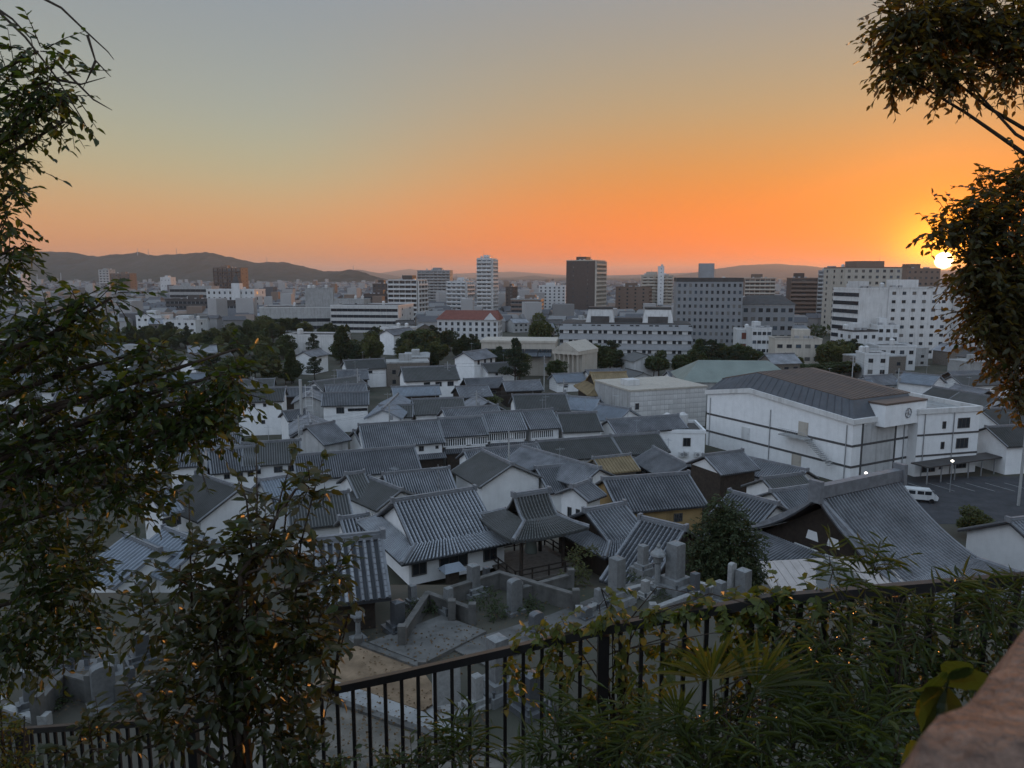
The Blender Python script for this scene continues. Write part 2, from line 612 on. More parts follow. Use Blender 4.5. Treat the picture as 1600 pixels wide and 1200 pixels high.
def house(label, p1, p2, zr, rf, rb=None, pitch=.5, base=None, wall=None, tile=None, wins=(), rib=.32, ov=.55, endov=.45,
          step=0.0, name='tiled_house', cat='house', skirt=None, pent=None, hip=None, group=None, world=False, walls=True, gablewins=(), rowparts=False, capmat=None, gable=None, curve=0.0, aerial=False):
    """gabled tiled house from its ridge line; p1, p2 pixels of the ridge ends at height zr (or world points).
    hip=(down, out): an irimoya skirt that goes on below the gable roof by that drop and reach.
    wins: (u along front 0..1, sill below eave, width, height, kind); pent=(drop below eave, reach)"""
    wall, tile = wall or M_PLASTER, tile or M_TILE
    A = Vector(p1) if world else on_level(*p1, zr)
    B = Vector(p2) if world else on_level(*p2, zr)
    if A.x > B.x:
        A, B = B, A
    rb = rb or rf
    mid = (A + B) / 2
    L = (B - A).xy.length
    rz = math.atan2(B.y - A.y, B.x - A.x)
    if base is None:
        base = min(ground_z(mid.x + dx, mid.y + dy) for dx in (-4, 4) for dy in (-4, 4)) - .15
    t = thing(name, label, cat, (mid.x, mid.y, base), rz, group)
    OCC.append((mid.x, mid.y, max(L / 2, rf) * .9))
    zr -= base
    h = L / 2
    hw = h - endov
    zf, zb = zr - rf * pitch, zr - rb * pitch
    if walls:
        yf, yb = -(rf - ov), rb - ov
        w = MB()
        th = .2 + curve * 1.15
        prof = [(yf, 0), (yb, 0), (yb, zb + ov * pitch - th), (0, zr - th), (yf, zf + ov * pitch - th)]
        w.hexa([(-hw, y, z) for y, z in prof][::-1], [(hw, y, z) for y, z in prof][::-1])
        w.build('wall', wall, t)
        if gable:
            for sx in (-1, 1):
                g = MB()
                x = sx * (hw + .03)
                g.poly([(x, yf + .1, zf + ov * pitch - th - .1), (x, yb - .1, zb + ov * pitch - th - .1), (x, 0, zr - th - .15)][::sx])
                g.build('gable_panel', gable, t)
        if skirt:
            s = MB()
            s.box(-hw - .03, hw + .03, yf - .03, yb + .03, 0, skirt)
            s.build('boarded_wall_base', M_NAMAKO, t)
    r = MB()
    ns = 7 if curve else 1
    for ye, ze_ in ((-rf, zf), (rb, zb)):
        for i in range(ns):
            t0, t1 = i / ns, (i + 1) / ns
            q0 = (ye * t0, zr + (ze_ - zr) * t0 - curve * 4 * t0 * (1 - t0))
            q1 = (ye * t1, zr + (ze_ - zr) * t1 - curve * 4 * t1 * (1 - t1))
            if ye < 0:
                q0, q1 = q1, q0
            r.slab([(-h, *q0), (h, *q0), (h, *q1), (-h, *q1)], .16)
    pan = {'roof_tile': M_PAN_SHADE, 'silver_roof_tile': M_PAN_SHADE, 'old_roof_tile': M_PAN_SHADE_DK}.get(tile.name, tile)  # slab tone with the valley shade painted in, where there is one
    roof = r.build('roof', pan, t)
    rows = MB()
    if rowparts:
        for bb in slope_rows(None, (-h + .2, 0, zr), (h - .2, 0, zr), (-h + .2, -rf - .05, zf), (h - .2, -rf - .05, zf), rib, .11, .2, step, curve):
            bb.build('tile_row', tile, roof)
    else:
        slope_rows(rows, (-h + .2, 0, zr), (h - .2, 0, zr), (-h + .2, -rf - .05, zf), (h - .2, -rf - .05, zf), rib, .13, rib * .5, step, curve)
    slope_rows(rows, (-h + .2, 0, zr), (h - .2, 0, zr), (-h + .2, rb + .05, zb), (h - .2, rb + .05, zb), rib, .13, rib * .5, step if curve else 0, curve)
    # verge tiles along the gable edges
    cm = capmat or M_RIDGE
    for sx in (-1, 1):
        v = MB()
        for (ye, ze) in ((-rf, zf), (rb, zb)):
            x0, x1 = sorted((sx * h, sx * (h - .26)))
            for i in range(ns):
                t0, t1 = i / ns, (i + 1) / ns
                q0 = (ye * t0, zr + (ze - zr) * t0 - curve * 4 * t0 * (1 - t0))
                q1 = (ye * t1, zr + (ze - zr) * t1 - curve * 4 * t1 * (1 - t1))
                if ye < 0:
                    q0, q1 = q1, q0
                v.slab([(x0, *q0), (x1, *q0), (x1, *q1), (x0, *q1)], -.13)
        v.build('verge_tiles', cm, roof)
    c = MB()
    c.box(-h - .06, h + .06, -.2, .2, zr - .05, zr + .2)
    c.box(-h - .06, h + .06, -.12, .12, zr + .2, zr + .32)
    for sx in (-1, 1):
        c.box(sx * h - .12, sx * h + .12, -.24, .24, zr - .05, zr + .42)
    c.build('ridge_cap', cm, roof)
    if hip:
        down, out = hip
        k = MB()
        ze = zf - down
        inn = [(-h + .05, -rf, zf + .04), (h - .05, -rf, zf + .04), (h - .05, rb, zf + .04), (-h + .05, rb, zf + .04)]
        outr = [(-h - out, -rf - out, ze), (h + out, -rf - out, ze), (h + out, rb + out, ze), (-h - out, rb + out, ze)]
        # skirt under the gables reaches a little inside
        inn2 = [(p[0] * (.93 if abs(p[0]) else 1), p[1], p[2]) for p in inn]
        if curve:
            outr = [(x_, y_, z_ + curve * .8) for x_, y_, z_ in outr]
        for i in range(4):
            j = (i + 1) % 4
            if curve:
                m_ = 8
                for u in range(m_):
                    e_ = []
                    for w_ in (u / m_, (u + 1) / m_):
                        p_ = Vector(outr[i]).lerp(Vector(outr[j]), w_)
                        p_.z -= curve * .8 * (1 - (2 * w_ - 1) ** 2)
                        e_.append((p_, Vector(inn2[i]).lerp(Vector(inn2[j]), w_)))
                    k.slab([e_[0][0], e_[1][0], e_[1][1], e_[0][1]], .14)
            else:
                k.slab([outr[i], outr[j], inn2[j], inn2[i]], .14)
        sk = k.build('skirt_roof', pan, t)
        for i in range(4):
            j = (i + 1) % 4
            slope_rows(rows, inn2[i], inn2[j], outr[i], outr[j], rib, .13, rib * .5, step, 0, curve * .8)
        for i in range(4):
            hc = MB()
            a, b_ = Vector(inn2[i]), Vector(outr[i])
            hc.tube([a + Vector((0, 0, .1)), a.lerp(b_, .5) + Vector((0, 0, .06)), b_ + Vector((0, 0, .14))], [.16, .16, .18], 6)
            hc.build('hip_ridge', cm, sk)
    if aerial or (not world and walls and wall is not M_WOOD and rnd.random() < .4):
        ax = h * rnd.uniform(-.6, .6)
        a = MB().tube([(ax, 0, zr), (ax, 0, zr + 2.6)], .03, 4)
        for i in range(5):
            a.tube([(ax - .5 + i * .25, -.45, zr + 2.3), (ax - .5 + i * .25, .45, zr + 2.3)], .015, 3)
        a.tube([(ax - .6, 0, zr + 2.3), (ax + .7, 0, zr + 2.3)], .02, 3)
        a.build('television_aerial', M_METAL, roof)
    rows.build('tile_rows', tile, roof, kind='stuff')
    yw = -(rf - ov)
    if hip and walls:
        o_ = hip[1] - .9
        MB().box(-h - o_, h + o_, -rf - o_, rb + o_, 0, zf - hip[0] + .25).build('lower_wall', wall, t)
        yw, hw = -rf - o_, h + o_
    for u, dz, ww, hh, kd in wins:
        x = -hw + u * 2 * hw
        z = zf - dz
        if kd == 'lattice':
            inst('lattice_window', lattice_mesh(ww, hh), t, (x, yw, z))
        elif kd == 'door':
            inst('door', window_mesh(ww, hh, M_WOOD, M_WOOD2, 1), t, (x, yw, z))
        else:
            inst('window', window_mesh(ww, hh, M_FRAME, M_GLASS, 2 if ww > 1.4 else 1), t, (x, yw, z))
    for sx, yy, z, ww, hh in gablewins:
        o = inst('window', window_mesh(ww, hh, M_FRAME, M_GLASS, 1), t, (sx * hw, yy, z), rz=sx * math.pi / 2)
    if pent:
        dz, reach = pent
        z0 = zf - dz
        p = MB()
        p.slab([(-h, yw - reach, z0 - reach * .42), (h, yw - reach, z0 - reach * .42), (h, yw, z0), (-h, yw, z0)], .12)
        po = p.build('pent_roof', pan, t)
        q = MB()
        slope_rows(q, (-h + .1, yw, z0), (h - .1, yw, z0), (-h + .1, yw - reach, z0 - reach * .42), (h - .1, yw - reach, z0 - reach * .42), rib, .07, rib * .5)
        q.build('tile_rows', tile, po, kind='stuff')
        lw = MB()
        lw.box(-hw, hw, yw - reach + .45, yw - .02, 0, z0 - reach * .42 - .02)
        lw.build('shop_front', M_WOOD, t)
    return t


def block_frame(pxL, pxR, pytop, Y, th, base=0.0):
    """frame of a rectangular block whose nearest corner stands at distance Y; th>0 shows its left side, th<0 its right side.
    pxL..pxR is the extent of the FRONT face."""
    rz = R(th)
    cx, cy = math.cos(rz), math.sin(rz)
    if th >= 0:
        C = at_dist(pxL, pytop, Y)
        q = (pxR - 800) / FPX
        a = (q * (C.y * CP - (C.z - H) * SP) - C.x) / (cx - q * cy * CP)
        O = C
    else:
        C = at_dist(pxR, pytop, Y)
        q = (pxL - 800) / FPX
        a = (C.x - q * (C.y * CP - (C.z - H) * SP)) / (cx - q * cy * CP)
        O = Vector((C.x - a * cx, C.y - a * cy, C.z))
    return O, a, C.z - base, rz


def block(label, pxL, pxR, pytop, Y, th, dep, floors, wall, name='office_building', cat='building', cols=6, style='win', sidecols=0, fw=1.4, fh=1.3,
          fm=None, gm=None, parapet=.6, plant=True, base=0.0, side='win', roofm=None, group=None, topskip=0, slabm=None, botskip=0, u0=0.0, u1=1.0, antennas=0):
    O, a, ht, rz = block_frame(pxL, pxR, pytop, Y, th, base)
    t = thing(name, label, cat, (O.x, O.y, base), rz, group)
    cxx = O.x + math.cos(rz) * a / 2 - math.sin(rz) * dep / 2
    cyy = O.y + math.sin(rz) * a / 2 + math.cos(rz) * dep / 2
    OCC.append((cxx, cyy, max(a, dep) * .62))
    hw = ht - parapet
    MB().box(0, a, 0, dep, -1, hw).build('wall', wall, t)
    p = MB()
    e = .12
    p.box(-e, a + e, -e, .25, hw + .004, ht)
    p.box(-e, a + e, dep - .25, dep + e, hw + .004, ht)
    p.box(-e, .25, .25, dep - .25, hw + .004, ht)
    p.box(a - .25, a + e, .25, dep - .25, hw + .004, ht)
    p.build('parapet', slabm or wall, t)
    MB().box(.25, a - .25, .25, dep - .25, hw + .003, hw + .1).build('flat_roof', roofm or M_DARKROOF, t)
    rr = random.Random(int(pxL * 7 + pytop))
    if plant:
        x0 = a * rr.uniform(.15, .45)
        w = min(a * .35, 9)
        MB().box(x0, x0 + w, dep * .3, dep * .7, hw + .1, hw + 2.6 + rr.random()).build('roof_plant_room', wall, t)
        for i in range(3):
            x = a * rr.uniform(.1, .85)
            y = dep * rr.uniform(.15, .3)
            MB().box(x, x + 1.4, y, y + .9, hw + .1, hw + 1.3).build('rooftop_unit', M_METAL, t)
    for i in range(rr.randrange(1, 4)):
        x, y = a * rr.uniform(.1, .85), dep * rr.uniform(.55, .85)
        MB().lathe([(.9, hw + .1), (.9, hw + 1.9), (.3, hw + 2.3)], 10, (x, y)).build('water_tank', M_CONC_L, t)
    for i in range(antennas):
        x, y = a * rr.uniform(.2, .8), dep * rr.uniform(.3, .7)
        MB().tube([(x, y, hw), (x, y, hw + rr.uniform(4, 8))], [.12, .05], 5).build('antenna', M_METAL, t)
    fhgt = (hw - 1.0) / floors
    wm = window_mesh(fw, fh, fm or M_FRAME, gm, 1)

    def face(n, org, ang, ln, stl):
        ca, sa = math.cos(ang), math.sin(ang)
        for k in range(botskip, floors - topskip):
            z = .9 + k * fhgt
            if stl == 'win':
                for i in range(n):
                    wm = window_mesh(fw, fh, fm or M_FRAME, gm or rr.choice([M_GLASS, M_GLASS, M_GLASS2, M_GLASS3]), 1)
                    u = (u0 + (u1 - u0) * (i + .5) / n) * ln
                    inst('window', wm, t, (org[0] + ca * u, org[1] + sa * u, z + (fhgt - fh) * .55), rz=ang)
            elif stl == 'balcony':
                b = MB()
                b.box(.15, ln - .15, -1.3, -.02, z - .12, z + .05)
                b.box(.15, ln - .15, -1.3, -1.18, z + .05, z + 1.15)
                for i in range(n + 1):
                    x = min(max(.25, ln * i / n), ln - .25)
                    b.box(x - .08, x + .08, -1.17, -.02, z + .05, z + fhgt - .13)
                b.build('balcony', slabm or M_CONC_L, t, (org[0], org[1], 0)).rotation_euler = (0, 0, ang)
                for i in range(n):
                    u = (i + .5) / n * ln
                    inst('window', window_mesh(min(ln / n * .72, 2.6), fhgt * .68, M_FRAME, gm or rr.choice([M_GLASS, M_GLASS2, M_GLASS3]), 1, .05), t, (org[0] + ca * u, org[1] + sa * u, z + .05), rz=ang)
            elif stl == 'band':
                b = MB()
                b.box(.4, ln - .4, -.05, .02, z + .5, z + .5 + fhgt * .48)
                bo = b.build('window_band', gm or M_GLASS, t, (org[0], org[1], 0))
                bo.rotation_euler = (0, 0, ang)
                for i in range(n + 1):
                    x = .4 + (ln - .8) * i / n
                    q = MB().box(x - .1, x + .1, -.09, -.052, z + .5, z + .5 + fhgt * .48)
                    q.build('mullion', fm or M_FRAME, bo)
                s_ = MB().box(-.05, ln + .05, -.12, .02, z + .3, z + .5)
                s_.build('sill', slabm or wall, t, (org[0], org[1], 0)).rotation_euler = (0, 0, ang)
    face(cols, (0, 0), 0, a, style)
    if sidecols:
        if th >= 0:
            face(sidecols, (0, dep), -math.pi / 2, dep, side)
        else:
            face(sidecols, (a, 0), math.pi / 2, dep, side)
    return t, a, ht

# ---------------------------------------------------------------- modern buildings beyond the old town
block('tall white apartment tower with stacked balconies on its side', 745, 768, 403, 545, -14, 14, 15, M_WHITE, 'apartment_tower', 'tower', 3, 'balcony', 4, side='balcony', antennas=1)
block('dark brown apartment tower with sunlit balconies on its narrow side', 885, 930, 406, 520, -24, 24, 14, M_DKBROWN, 'apartment_tower', 'tower', 2, 'win', 6, fw=.9, fh=1.2, side='balcony', slabm=M_BEIGE, antennas=3)
block('dark block with pale balconies beside the grey slab block', 606, 652, 437, 500, -16, 16, 9, M_DKBROWN, 'apartment_block', 'building', 5, 'balcony', 3, slabm=M_CONC_L, side='balcony')
block('long grey apartment slab behind the dark balcony block', 652, 703, 422, 760, -6, 16, 12, M_GREY, 'apartment_block', 'building', 8, 'balcony', 2, slabm=M_CONC, antennas=2)
block('white and brown apartment block beside the tall white tower', 698, 728, 439, 590, -20, 15, 8, M_WHITE, 'apartment_block', 'building', 4, 'balcony', 3, slabm=M_WHITE, side='balcony', antennas=1)
block('low dark brown block at the foot of the white tower', 790, 801, 448, 600, -12, 20, 8, M_DKBROWN, 'apartment_block', 'building', 2, 'win', 3, fw=1.2)
block('brown office block with long window bands', 798, 845, 467, 500, -10, 15, 5, M_BROWN, 'office_building', 'building', 8, 'band', 2, side='band', slabm=M_CONC)
block('white office block with rooftop sign frame', 842, 884, 446, 640, -8, 18, 8, M_WHITE, 'office_building', 'building', 6, 'win', 3, antennas=2)
block('brown brick apartment block beside the dark tower', 962, 1012, 448, 560, -18, 16, 8, M_BROWN, 'apartment_block', 'building', 4, 'win', 4, side='balcony', slabm=M_BROWN)
block('beige apartment block with a slim white stair tower', 1003, 1052, 430, 600, -8, 16, 12, M_BEIGE, 'apartment_block', 'building', 5, 'balcony', 2, slabm=M_BEIGE, antennas=2)
block('slim white stair tower in front of the beige apartments', 1029, 1038, 416, 592, -6, 5, 13, M_WHITE, 'stair_tower', 'tower', 1, 'win', 0, fw=.7, fh=.7, plant=False)
g_, ga, gh = block('wide grey hotel with rows of tiny windows and dark top', 1058, 1162, 434, 335, -9, 22, 9, M_GREY, 'hotel_building', 'building', 12, 'win', 3, fw=1.1, fh=1.5, fm=M_FRAME, plant=False, antennas=3, slabm=M_DARKROOF, parapet=1.8)
MB().box(ga * .36, ga * .58, 6, 14, gh - 1.6, gh + 6.5).build('roof_tower', M_GREY, g_)
block('low grey apartment block behind the grey hotel', 1164, 1212, 434, 620, -10, 16, 9, M_BROWN, 'apartment_block', 'building', 6, 'balcony', 2, slabm=M_BEIGE)
t_, a_, h_ = block('grey block with hipped roof and boxed brown windows', 1160, 1242, 476, 350, -6, 18, 4, M_GREY, 'office_building', 'building', 7, 'win', 3, fw=2.0, fh=1.9, plant=False, slabm=M_CONC)
rf_ = MB()
rf_.hexa([(-.6, -.6, h_ + .02), (a_ + .6, -.6, h_ + .02), (a_ + .6, 18.6, h_ + .02), (-.6, 18.6, h_ + .02)], [(4, 8, h_ + 4.2), (a_ - 4, 8, h_ + 4.2), (a_ - 4, 10, h_ + 4.2), (4, 10, h_ + 4.2)])
rf_.build('hipped_roof', M_DARKROOF, t_)
block('dark red brick tower with pale floor lines', 1236, 1278, 434, 470, -10, 14, 11, M_DKBROWN, 'apartment_tower', 'tower', 1, 'balcony', 3, slabm=M_BROWN, side='win')
block('grey apartment tower next to the brick tower', 1279, 1319, 422, 520, -22, 16, 12, M_GREY, 'apartment_tower', 'tower', 5, 'balcony', 4, side='balcony', slabm=M_CONC)
t_, a_, h_ = block('massive brown grey hotel tower with a stepped top and mast', 1322, 1410, 417, 400, 4, 24, 11, M_BEIGE, 'hotel_tower', 'tower', 8, 'win', 3, fw=1.6, fh=1.5, plant=False, antennas=1, slabm=M_BROWN)
MB().box(a_ * .25, a_ * .75, 4, 16, h_ - .4, h_ + 3.2).build('roof_tower', M_BROWN, t_)
block('brown block peeping out behind the pale hotel under the sun', 1418, 1470, 419, 450, 3, 18, 10, M_BROWN, 'apartment_block', 'building', 6, 'win', 0)
block('pale pink hotel slab with a grid of small square windows', 1390, 1500, 449, 285, 5, 17, 8, M_CONC_L, 'hotel_building', 'building', 7, 'win', 0, fw=1.5, fh=1.2, antennas=0)
block('blank pale end wing of the hotel slab', 1344, 1391, 450, 283, 12, 16, 8, M_CONC_L, 'hotel_wing', 'building', 1, 'none', 1, fw=2.2, side='band')
block('pale stair wing at the far end of the hotel slab', 1502, 1530, 462, 283, 5, 15, 8, M_CONC_L, 'hotel_wing', 'building', 2, 'win', 0, fw=.8, plant=False)
block('white three storey house beside the hotel slab', 1334, 1372, 516, 262, 10, 9, 3, M_WHITE, 'town_house', 'house', 3, 'win', 2, fw=1.3, slabm=M_DARKROOF)
block('white shop building with red rooftop sign', 1372, 1405, 508, 275, -8, 9, 4, M_WHITE, 'shop_building', 'building', 3, 'win', 2)
block('low cream building in front of the hotel slab', 1374, 1432, 540, 250, -4, 10, 2, M_WHITE, 'shop_building', 'building', 4, 'win', 2, plant=False)
block('white cubic house with grey gable neighbours', 1352, 1390, 552, 225, -6, 8, 2, M_WHITE, 'town_house', 'house', 2, 'win', 0, plant=False)
block('white arched shop front by the grey hotel', 1152, 1176, 514, 300, -6, 8, 2, M_WHITE, 'shop_building', 'building', 1, 'win', 1, fw=2.4, fh=2.6, gm=M_REDROOF, plant=False)
block('white low block with rooftop railings', 1176, 1206, 512, 290, -4, 10, 3, M_WHITE, 'shop_building', 'building', 4, 'win', 2)
block('beige two storey office with dark windows', 1212, 1285, 529, 255, -6, 10, 2, M_BEIGE, 'office_building', 'building', 5, 'win', 2, fw=1.8)
block('wide civic hall with grooved concrete front', 405, 516, 480, 420, 10, 34, 3, M_CONC, 'civic_hall', 'building', 5, 'band', 2, plant=False, slabm=M_CONC_L, side='none', topskip=1)
block('pale concrete civic hall wing with slotted windows', 516, 622, 477, 415, -8, 32, 4, M_CONC_L, 'civic_hall_wing', 'building', 12, 'band', 2, plant=False, slabm=M_WHITE)
block('square stage tower rising above the civic hall', 476, 520, 450, 440, 12, 16, 3, M_CONC, 'stage_tower', 'tower', 1, 'none', 0, plant=False)
block('sloped concrete shoulder beside the stage tower', 520, 568, 467, 442, -6, 14, 3, M_CONC, 'stage_tower_wing', 'building', 2, 'win', 0, plant=False)
t_, a_, h_ = block('white school like building under a red roof', 683, 778, 500, 368, -8, 14, 3, M_WHITE, 'red_roofed_building', 'building', 10, 'win', 3, fw=1.3, fh=1.7, plant=False)
rf_ = MB()
rf_.hexa([(-.7, -.7, h_ + .02), (a_ + .7, -.7, h_ + .02), (a_ + .7, 14.7, h_ + .02), (-.7, 14.7, h_ + .02)], [(3, 6.5, h_ + 4.4), (a_ - 1, 6.5, h_ + 4.4), (a_ - 1, 7.5, h_ + 4.4), (3, 7.5, h_ + 4.4)])
rf_.build('red_roof', M_REDROOF, t_)
gb = MB()
gb.poly([(a_ - 7, -.75, h_), (a_ - .5, -.75, h_), (a_ - 3.7, -.75, h_ + 3.6)])
gb.build('white_gable', M_WHITE, t_)
block('brown apartment tower standing alone before the hills', 333, 376, 418, 880, -10, 16, 9, M_BROWN, 'apartment_tower', 'tower', 6, 'balcony', 2, slabm=M_DKBROWN)
t_, a_, h_ = block('pale town hall with rows of arched windows and a spire', 322, 397, 452, 620, -8, 20, 4, M_WHITE, 'town_hall', 'building', 9, 'win', 2, fw=1.6, fh=2.2, plant=False)
MB().box(a_ * .55, a_ * .72, -1.5, 4, 0, h_ + 5).build('tower', M_WHITE, t_)
MB().hexa([(a_ * .55, -1.5, h_ + 5.01), (a_ * .72, -1.5, h_ + 5.01), (a_ * .72, 4, h_ + 5.01), (a_ * .55, 4, h_ + 5.01)],
          [(a_ * .635 - .1, 1.2, h_ + 13), (a_ * .635 + .1, 1.2, h_ + 13), (a_ * .635 + .1, 1.4, h_ + 13), (a_ * .635 - .1, 1.4, h_ + 13)]).build('spire', M_DARKROOF, t_)
block('dark building wrapped in scaffold netting', 258, 326, 467, 540, -6, 14, 4, M_DARKROOF, 'netted_building', 'building', 10, 'band', 0, fm=M_METAL)
block('long dark netted building below the town hall', 326, 372, 474, 530, -4, 14, 3, M_DARKROOF, 'netted_building', 'building', 7, 'band', 0, fm=M_METAL)
block('grey office with regular windows beside the town hall', 264, 330, 447, 680, -8, 14, 4, M_CONC, 'office_building', 'building', 8, 'band', 2)
block('white striped office at the foot of the hills', -20, 32, 428, 900, -4, 16, 4, M_WHITE, 'office_building', 'building', 6, 'band', 0)
block('small grey apartment tower near the hills', 154, 170, 421, 1300, -10, 16, 9, M_CONC, 'apartment_tower', 'tower', 3, 'balcony', 2)
block('small brown apartment block near the hills', 172, 203, 427, 1250, -10, 16, 7, M_BROWN, 'apartment_block', 'building', 5, 'balcony', 2, slabm=M_BROWN)
block('white store building among the far houses', 250, 266, 433, 1200, -5, 16, 3, M_WHITE, 'office_building', 'building', 3, 'win', 1)
block('brown long block behind the civic hall', 568, 606, 459, 560, -6, 14, 4, M_DKBROWN, 'office_building', 'building', 7, 'band', 2)
block('dark apartment block behind the balcony block', 582, 608, 443, 620, -6, 14, 8, M_DKBROWN, 'apartment_block', 'building', 4, 'win', 2)
block('white house with dark hipped roof below the civic hall', 594, 640, 512, 330, -14, 9, 2, M_WHITE, 'town_house', 'house', 3, 'win', 1, plant=False)
block('flat pale workshop among the garden trees', 443, 520, 523, 300, -6, 14, 1, M_CONC_L, 'workshop', 'building', 4, 'none', 0, plant=False)
block('white house roofs in front of the netted building', 212, 252, 493, 420, -6, 12, 2, M_WHITE, 'town_house', 'house', 4, 'win', 1)
block('pale long shed in front of the netted building', 255, 305, 500, 400, -8, 12, 2, M_WHITE, 'town_house', 'house', 5, 'win', 1)


def slanted_hotel():
    O, a, ht, rz = block_frame(872, 1084, 508, 268, -9)
    t = thing('terraced_hotel', 'grey hotel of overhanging bands with white window strips and two roof towers', 'building', (O.x, O.y, 0), rz)
    OCC.append((O.x + a / 2, O.y + 12, a * .6))
    dep, n = 22, 4
    fh = ht / n
    for k in range(n):
        z = k * fh
        w = MB().box(.7, a - .7, .7, dep, z, z + fh * .38)
        w.build('window_strip_wall', M_WHITE, t)
        lo = [(.1, .1, z + fh * .38), (a - .1, .1, z + fh * .38), (a - .1, dep, z + fh * .38), (.1, dep, z + fh * .38)]
        hi = [(.9, .9, z + fh - .004), (a - .9, .9, z + fh - .004), (a - .9, dep, z + fh - .004), (.9, dep, z + fh - .004)]
        MB().hexa(lo, hi).build('slanted_band', M_GREY, t)
        for i in range(18):
            x = 1.6 + (a - 3.2) * (i + (.12 if i % 2 else -.12)) / 17
            inst('window', window_mesh(1.3, fh * .34, M_FRAME, M_GLASS, 1), t, (x, .7, z + .05))
        for i in range(6):
            inst('window', window_mesh(1.1, fh * .34, M_FRAME, M_GLASS, 1), t, (a - .7, 2.4 + i * 3.2, z + .05), rz=math.pi / 2)
    for i in range(14):
        x = 1.8 + (a - 3.6) * (i + (.2 if i % 2 else -.2)) / 13
        inst('window', window_mesh(1.3, 1.3, M_FRAME, M_GLASS, 1, .2), t, (x, .68, ht - 1.5))
    MB().box(.9, a - .9, .9, dep, ht, ht + .3).build('roof_edge', M_DARKROOF, t)
    for f0, f1 in ((.2, .42), (.63, .86)):
        x0, x1 = a * f0, a * f1
        rt = MB().hexa([(x0, 6, ht + .31), (x1, 6, ht + .31), (x1, 17, ht + .31), (x0, 17, ht + .31)], [(x0 + 1, 7, ht + 5.2), (x1 - 1, 7, ht + 5.2), (x1 - 1, 16, ht + 5.2), (x0 + 1, 16, ht + 5.2)])
        tw = rt.build('roof_tower', M_CONC_L, t)
        MB().box(x0 + .8, x1 - .8, 6.8, 16.2, ht + 5.21, ht + 5.9).build('dark_cap', M_DARKROOF, tw)
        MB().box(x0 + 2, x1 - 2, 5.9, 6.5, ht + .31, ht + 2.6).build('louvre', M_DARKROOF, tw)
    MB().box(a * .42, a * .63, 8, 15, ht + .31, ht + 1.8).build('plant_deck', M_DARKROOF, t)


slanted_hotel()


def museum():
    """stone museum with a temple front, and its long glazed neighbour"""
    B = on_level(886, 594, 0)
    t = thing('stone_museum', 'beige stone museum front with pediment and columns among pines', 'museum', (B.x, B.y, 0), R(-34))
    t.scale = (.56, .7, .9)
    OCC.append((B.x, B.y + 6, 14))
    m = M_BEIGE
    MB().box(-8, 8, 1.8, 16, 0, 9).build('wall', m, t)
    MB().box(-8.3, 8.3, -1.8, 16.3, 9.01, 10.2).build('entablature', m, t)
    p = MB().hexa([(-8.5, -2, 10.21), (8.5, -2, 10.21), (8.5, 16.4, 10.21), (-8.5, 16.4, 10.21)], [(-.1, -2, 13.2), (.1, -2, 13.2), (.1, 16.4, 13.2), (-.1, 16.4, 13.2)])
    p.build('pediment_roof', m, t)
    for i in range(6):
        x = -7 + i * 2.8
        MB().lathe([(.75, 0), (.75, .3), (.6, .5), (.5, 8.2), (.62, 8.5), (.8, 8.7), (.8, 9.0)], 12).build('column', m, t, (x, -.8, 0), smooth=True)
    MB().box(-8.4, 8.4, -2.2, 1.7, -.5, .02).build('step', m, t)
    O, a, ht, rz = block_frame(752, 868, 536, 236, -6)
    t = thing('museum_wing', 'long beige museum wing with sloping skylights beside the columns', 'museum', (O.x, O.y, 0), rz)
    OCC.append((O.x + a / 2, O.y + 6, a * .55))
    MB().box(0, a, 0, 14, 0, ht).build('wall', M_BEIGE, t)
    MB().box(-.3, a + .3, -.3, 14.3, ht + .004, ht + .7).build('cornice', M_BEIGE, t)
    for i in range(5):
        x0 = 1 + i * (a - 2) / 5
        MB().hexa([(x0, -3.2, ht - 4.2), (x0 + (a - 2) / 5 - .2, -3.2, ht - 4.2), (x0 + (a - 2) / 5 - .2, -.02, ht - 4.2), (x0, -.02, ht - 4.2)], [(x0, -3.2, ht - 4.0), (x0 + (a - 2) / 5 - .2, -3.2, ht - 4.0), (x0 + (a - 2) / 5 - .2, -.02, ht - 2), (x0, -.02, ht - 2)]).build('skylight', M_GLASS, t)


museum()


